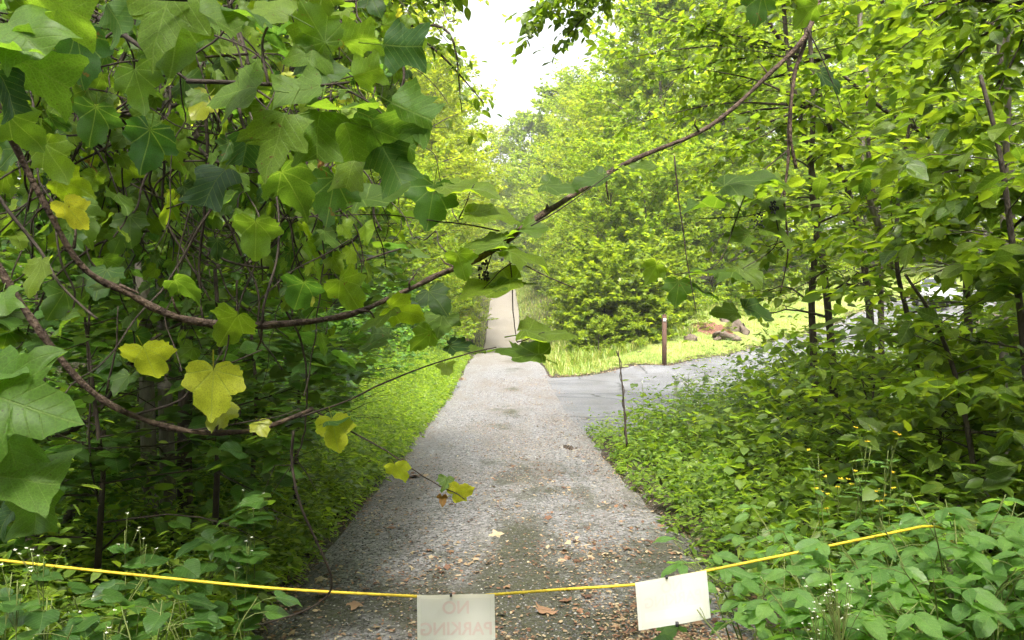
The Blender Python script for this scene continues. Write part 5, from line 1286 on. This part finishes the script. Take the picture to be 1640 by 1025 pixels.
def text_mesh(txt, size, mat, bend):
    cu = bpy.data.curves.new('lettering', 'FONT'); cu.body = txt; cu.size = size; cu.align_x = 'CENTER'; cu.align_y = 'CENTER'; cu.offset = size * .02
    o = bpy.data.objects.new('lettering_tmp', cu); COL.objects.link(o)
    dg = bpy.context.evaluated_depsgraph_get(); me = bpy.data.meshes.new_from_object(o.evaluated_get(dg))
    bpy.data.objects.remove(o); me.materials.clear(); me.materials.append(mat)
    return me
def sign(label, c00, c10, c01, seed, bulge, lines, band, ink='print'):
    """c00/c10/c01: top-left, top-right, bottom-left corners. The sheet is seen from its back, so its print shows mirrored."""
    rng = np.random.default_rng(seed)
    c00, c10, c01 = map(np.asarray, (c00, c10, c01)); U = c10 - c00; Vv = c01 - c00
    W, H = np.linalg.norm(U), np.linalg.norm(Vv); u, v = U / W, Vv / H; n = norm(np.cross(v, u)); n = n if n[1] < 0 else -n
    root = thing('paper_sign', tuple(c01 + U / 2), label, 'sign'); off = np.array(root.location)
    def surf(x, y, lift=0.0):
        z = bulge * np.sin(math.pi * x) * (.25 + .75 * y) + .004 * np.sin(7 * x + 3 * y)
        return c00 + np.multiply.outer(x * W, u) + np.multiply.outer(y * H, v) + np.multiply.outer(z + lift, n)
    def sheet(x0, x1, y0, y1, lift, nx=18, ny=12, edge=0.0):
        x, y = np.meshgrid(np.linspace(x0, x1, nx), np.linspace(y0, y1, ny), indexing='ij')
        V = surf(x, y, lift).reshape(-1, 3) - off
        i, j = np.meshgrid(np.arange(nx - 1), np.arange(ny - 1), indexing='ij'); a = i * ny + j
        return V, np.stack([a, a + 1, a + ny + 1, a + ny], -1).reshape(-1, 4)
    lam = link('laminate', mesh_from('laminate', *sheet(0, 1, 0, 1, 0), mat=M['lam']), root)
    pap = link('paper', mesh_from('paper', *sheet(.045, .955, .06, .95, .0012), mat=M['paper']), root)
    if band: link('blank_band', mesh_from('blank_band', *sheet(.10, .90, band[0], band[1], .0017), mat=M['band']), pap)
    for txt, yy, sz in lines:
        me = text_mesh(txt, sz, M[ink], 0)
        n0 = len(me.vertices); co = np.empty(n0 * 3); me.vertices.foreach_get('co', co); co = co.reshape(-1, 3)
        V = surf(.5 - co[:, 0] / W, yy - co[:, 1] / H, .0019) - off
        me.vertices.foreach_set('co', V.ravel()); me.update()
        link('lettering', me, pap)
    b = MB(); b.box(surf(np.array(.44), np.array(-.005), .006) - off, (.004, .006, .006)); link('clip', b.mesh('clip', M['clip'], smooth=False), root)
    if band and band[1] < .95:
        b = MB(); b.box(surf(np.array(.52), np.array(.99), .006) - off, (.005, .006, .008)); link('clip', b.mesh('clip', M['clip'], smooth=False), root)
    return root
sign('white laminated paper sign hanging straight, printed faintly on its far side', P(668, 953, 2.888), P(792, 951, 2.888), P(669, 1052, 2.87), 500, .006, [('NO', .22, .062), ('PARKING', .56, .062)], (.74, .9))
sign('white laminated paper sign hanging tilted at the right of the drive', P(1017, 933, 2.888), P(1131, 913, 2.888), P(1023, 1010, 2.85), 501, .012, [('NO', .22, .05), ('PARKING', .48, .05)], (.66, .86), 'print_faint')

# ------------------------------------------------------------------ the bank: marker post, rocks, mulch bed; a small trunk by the far drive
def ground_hit(px, py):
    d = np.linspace(8, 90, 1600); x = (px - CX) / F * d; z = EYE + (HY - py) / F * d
    k = np.argmax(z < h(x, d)); return np.array([x[k], d[k], h(x[k:k + 1], d[k:k + 1])[0]])
M['post'] = surf_mat('brown_post', [(.3, (.05, .028, .018)), (.7, (.09, .05, .035))], scale=10, bump=.3, stretch=(4, 4, .5))
M['reflector'] = plain('pale_plate', (.6, .6, .58), .4)
pb = ground_hit(1064, 585); pb[1] = min(pb[1], 40); sc = pb[1] / F
root = thing('marker_post', tuple(pb), 'brown marker post with a pale plate standing in the grass of the bank', 'post')
hgt = 80 * sc
b = MB(); w_ = 3.2 * sc
b.box((0, 0, hgt / 2 - .1), (w_, w_, hgt / 2 + .1)); b.box((0, 0, hgt + .02), (w_ * .8, w_ * .8, .02))
link('post', b.mesh('post', M['post'], smooth=False), root)
b = MB(); b.box((0, -w_ - .006, hgt - .17), (w_ * .7, .005, .06)); link('plate', b.mesh('plate', M['reflector'], smooth=False), root)
pb = ground_hit(746, 566); sc = pb[1] / F
root = thing('small_trunk', tuple(pb), 'small sunlit tan tree trunk at the left of the drive by the rise', 'post')
b = MB(); b.tube(np.array([[0, 0, -.2], [0.01, 0, .8], [0, 0, 60 * sc], [0, 0, 60 * sc + .03]]), [4.5 * sc, 4.4 * sc, 4.2 * sc, 3 * sc], 9)  # small sunlit tree trunk, shaped as a plain post
M['tan'] = surf_mat('tan_bark', [(.3, (.22, .14, .08)), (.7, (.36, .25, .16))], scale=8, bump=.5, stretch=(4, 4, .4))
link('post', b.mesh('post', M['tan']), root)

M['rock'] = surf_mat('tan_rock', [(.3, (.055, .04, .03)), (.55, (.11, .085, .065)), (.75, (.18, .145, .115))], scale=3, bump=.9, dist=.06)
M['mulch'] = surf_mat('mulch', [(.3, (.07, .03, .02)), (.55, (.16, .075, .05)), (.75, (.24, .13, .09))], scale=9, bump=1, bscale=30, dist=.05)
def rock(px, py, wpx, hpx, seed, label, turn=0):
    rng = np.random.default_rng(seed)
    c = ground_hit(px, py); sc = c[1] / F
    nu, nv = 14, 9
    th, ph = np.meshgrid(np.linspace(0, 2 * math.pi, nu, endpoint=False), np.linspace(.05, math.pi - .05, nv), indexing='ij')
    V = np.stack([np.sin(ph) * np.cos(th), np.sin(ph) * np.sin(th), np.cos(ph)], -1)
    V = np.sign(V) * np.abs(V) ** .6; V += rng.normal(0, .09, V.shape)
    for _ in range(6):
        k = norm(rng.normal(0, 1, 3)); V *= (1 + .16 * np.sin(3 * (V @ k) + rng.uniform(0, 6)))[..., None]
    V = V * np.array([wpx * sc / 2, wpx * sc * .35, hpx * sc / 2 * 1.3]); V[..., 2] += hpx * sc * .3
    i, j = np.meshgrid(np.arange(nu), np.arange(nv - 1), indexing='ij'); i2 = (i + 1) % nu
    Q = np.stack([i * nv + j, i * nv + j + 1, i2 * nv + j + 1, i2 * nv + j], -1).reshape(-1, 4)
    o = link('rock', mesh_from('rock', V, Q, mat=M['rock'], smooth=False), loc=tuple(c)); o.rotation_euler.z = turn
    tag(o, label, 'rock', 'rocks round the mulch bed')
for a in [(1106, 546, 20, 9, 510, 'reddish rock at the left end of the mulch bed'), (1100, 534, 14, 12, 511, 'upright tan rock at the upper left corner of the mulch bed'), (1164, 544, 42, 11, 512, 'long flat brown rock along the front of the mulch bed'), (1148, 546, 10, 7, 513, 'small pale stone at the left tip of the long flat rock'),
          (1178, 530, 22, 16, 514, 'large tan rock at the right end of the mulch bed'), (1160, 516, 14, 8, 515, 'pale rock at the back of the mulch bed'), (1192, 536, 12, 14, 516, 'dark rock against the right end of the mulch bed')]:
    rock(*a)
nx = 24
x, y = np.meshgrid(np.linspace(-1, 1, nx), np.linspace(-1, 1, nx), indexing='ij')
cm = (ground_hit(1140, 536) + ground_hit(1140, 520)) / 2
rr = np.sqrt(x * x + y * y); sq = np.maximum(np.abs(x), np.abs(y)); kx = x * sq / np.maximum(rr, 1e-6); ky = y * sq / np.maximum(rr, 1e-6)
X, Y = cm[0] + kx * 1.35, cm[1] + ky * 1.6
Z = h(X, Y) + .10 * (1 - np.clip(kx ** 2 + ky ** 2, 0, 1)) + np.random.default_rng(520).normal(0, .012, X.shape) - .02
i, j = np.meshgrid(np.arange(nx - 1), np.arange(nx - 1), indexing='ij'); a = i * nx + j
tag(link('mulch_bed', mesh_from('mulch_bed', np.stack([X, Y, Z], -1), np.stack([a, a + nx, a + nx + 1, a + 1], -1).reshape(-1, 4), mat=M['mulch'])), 'bed of reddish brown mulch ringed by rocks on the bank', 'mulch bed')
# plants growing in the bed
for i, (px, py, s, lab) in enumerate([(1130, 530, .28, 'small bright green plant in the middle of the mulch bed'), (1118, 522, .22, 'yellow-green plant at the back left of the mulch bed'), (1166, 533, .2, 'small green plant beside the large tan rock')]):
    c = ground_hit(px, py); plant_tree('shrub_b', c[0], c[1], s, i * 2.0, lab, 'plant', name='plant')

# dark clump of debris at the corner of the drives
c = ground_hit(910, 722)
b = MB(); rng = np.random.default_rng(530)
for k in range(14):
    b.box(c + [rng.normal(0, .08), rng.normal(0, .06), .015 + rng.uniform(0, .02)], rng.uniform(.008, .028, 3), np.array(Matrix.Rotation(rng.uniform(0, 3), 3, Vector(rng.normal(0, 1, 3)).normalized())))
tag(link('debris_clump', b.mesh('debris_clump', M['twig'], smooth=False)), 'dark clump of broken asphalt and twigs at the corner of the two drives', 'debris')

# ------------------------------------------------------------------ the parked car
def car(label, x, y, z, rot):
    root = thing('parked_car', (x, y, z), label, 'car'); root.rotation_euler.z = rot
    paint = plain('silver_paint', (.55, .57, .60), .22, .6); glass = plain('dark_glass', (.03, .035, .04), .06, .8); tyre = plain('tyre_rubber', (.02, .02, .02), .8); black = plain('black_plastic', (.03, .03, .032), .5); chrome = plain('chrome', (.7, .7, .72), .12, 1); lampm = plain('lamp_lens', (.75, .77, .8), .1, .8)
    # sections along x (front at +x): half width, lower z, shoulder z
    st = [(-2.25, .70, .45, .95), (-2.15, .84, .32, 1.02), (-1.4, .90, .28, 1.05), (0, .91, .26, 1.04), (1.1, .90, .28, 1.02), (1.75, .87, .30, .94), (2.12, .80, .36, .86), (2.25, .66, .45, .74)]
    V = []
    for sx, w, z0, z1 in st:
        m = (z0 + z1) / 2
        V.append([(sx, -w * .86, z0), (sx, -w, z0 + .14), (sx, -w, m + .1), (sx, -w * .93, z1), (sx, 0, z1 + .05), (sx, w * .93, z1), (sx, w, m + .1), (sx, w, z0 + .14), (sx, w * .86, z0), (sx, 0, z0 - .02)])
    V = np.array(V); ns, k = V.shape[:2]
    i, j = np.meshgrid(np.arange(ns - 1), np.arange(k), indexing='ij'); j2 = (j + 1) % k
    T = [[0, m_, m_ + 1] for m_ in range(1, k - 1)] + [[(ns - 1) * k, (ns - 1) * k + m_ + 1, (ns - 1) * k + m_] for m_ in range(1, k - 1)]
    link('body', mesh_from('body', V, np.stack([i * k + j, (i + 1) * k + j, (i + 1) * k + j2, i * k + j2], -1).reshape(-1, 4), T, paint), root)
    C = np.array([[(-2.1, -.78, 1.0), (-2.1, .78, 1.0)], [(-1.85, -.66, 1.58), (-1.85, .66, 1.58)], [(-.3, -.66, 1.66), (-.3, .66, 1.66)], [(.35, -.64, 1.58), (.35, .64, 1.58)], [(1.15, -.76, 1.0), (1.15, .76, 1.0)]])
    b = MB(); P0 = C.reshape(-1, 3)
    b.add(P0, [[0, 1, 3, 2], [2, 3, 5, 4], [4, 5, 7, 6], [6, 7, 9, 8]], None)
    b.add(P0[0::2], [[0, 1, 2, 3]], [[0, 3, 4]]); b.add(P0[1::2], [[3, 2, 1, 0]], [[4, 3, 0]])
    cab = link('cabin', b.mesh('cabin', paint, smooth=False), root)
    def pane(name, pts, par): link(name, mesh_from(name, pts, [[0, 1, 2, 3]], None, glass, smooth=False), par)
    o_ = .012
    pane('windscreen', np.array([(1.10, -.68, 1.05), (1.10, .68, 1.05), (.42, .58, 1.54), (.42, -.58, 1.54)]) + [.02, 0, .02], cab)
    pane('rear_window', np.array([(-2.08, -.68, 1.06), (-2.08, .68, 1.06), (-1.88, .58, 1.5), (-1.88, -.58, 1.5)]) + [-.02, 0, .01], cab)
    for s in (-1, 1):
        pane('side_window', np.array([(.95, s * (.745 + o_), 1.06), (.38, s * (.655 + o_), 1.52), (-.35, s * (.675 + o_), 1.56), (-.35, s * (.755 + o_), 1.06)]), cab)
        pane('side_window', np.array([(-.45, s * (.755 + o_), 1.06), (-.45, s * (.675 + o_), 1.56), (-1.75, s * (.68 + o_), 1.5), (-1.95, s * (.765 + o_), 1.06)]), cab)
        b = MB(); b.box((.85, s * .98, 1.1), (.06, .09, .07)); link('mirror', b.mesh('mirror', paint, smooth=False), root)
        b = MB(); b.box((2.12, s * .60, .74), (.10, .17, .06)); link('headlight', b.mesh('headlight', lampm, smooth=False), root)
        for wx in (1.42, -1.42):
            b = MB(); yy = np.array([-.11, -.10, -.05, .05, .10, .11]) + s * .80
            b.tube(np.stack([np.full(6, wx), yy, np.full(6, .34)], -1), [.24, .32, .34, .34, .32, .24], 20)
            wh = link('wheel', b.mesh('wheel', tyre), root)
            b = MB(); b.tube(np.array([[wx, s * .80 + s * .10, .34], [wx, s * .80 + s * .125, .34]]), [.21, .18], 14); link('rim', b.mesh('rim', chrome), wh)
    for k_ in range(4):
        b = MB(); b.box((2.26 - .01 * k_, 0, .50 + .075 * k_), (.025, .40, .018)); link('grille_bar', b.mesh('grille_bar', chrome, smooth=False), root)
    b = MB(); b.box((2.22, 0, .62), (.03, .44, .17)); link('grille', b.mesh('grille', black, smooth=False), root)
    b = MB(); b.box((2.2, 0, .40), (.08, .72, .06)); link('bumper', b.mesh('bumper', black, smooth=False), root)
    b = MB(); b.box((2.285, 0, .42), (.008, .16, .045)); link('number_plate', b.mesh('number_plate', lampm, smooth=False), root)
c = ground_hit(1500, 492)
car('silver car parked at the top of the paved driveway, half hidden by leaves', float(c[0]), float(c[1]), float(c[2]) + .02, math.radians(232))

# ------------------------------------------------------------------ hazy air
m, nt, nd, lk = newmat('hazy_air')
pv = nd.new('ShaderNodeVolumePrincipled'); pv.inputs['Color'].default_value = (.96, .97, .93, 1); pv.inputs['Density'].default_value = .0009; pv.inputs['Anisotropy'].default_value = .35
out = nd.new('ShaderNodeOutputMaterial'); lk.new(pv.outputs[0], out.inputs['Volume'])
b = MB(); b.box((0, 180, 22), (245, 245, 27)); tag(link('haze', b.mesh('haze', m, smooth=False)), 'thin pale haze in the air over the whole drive', kind='stuff')
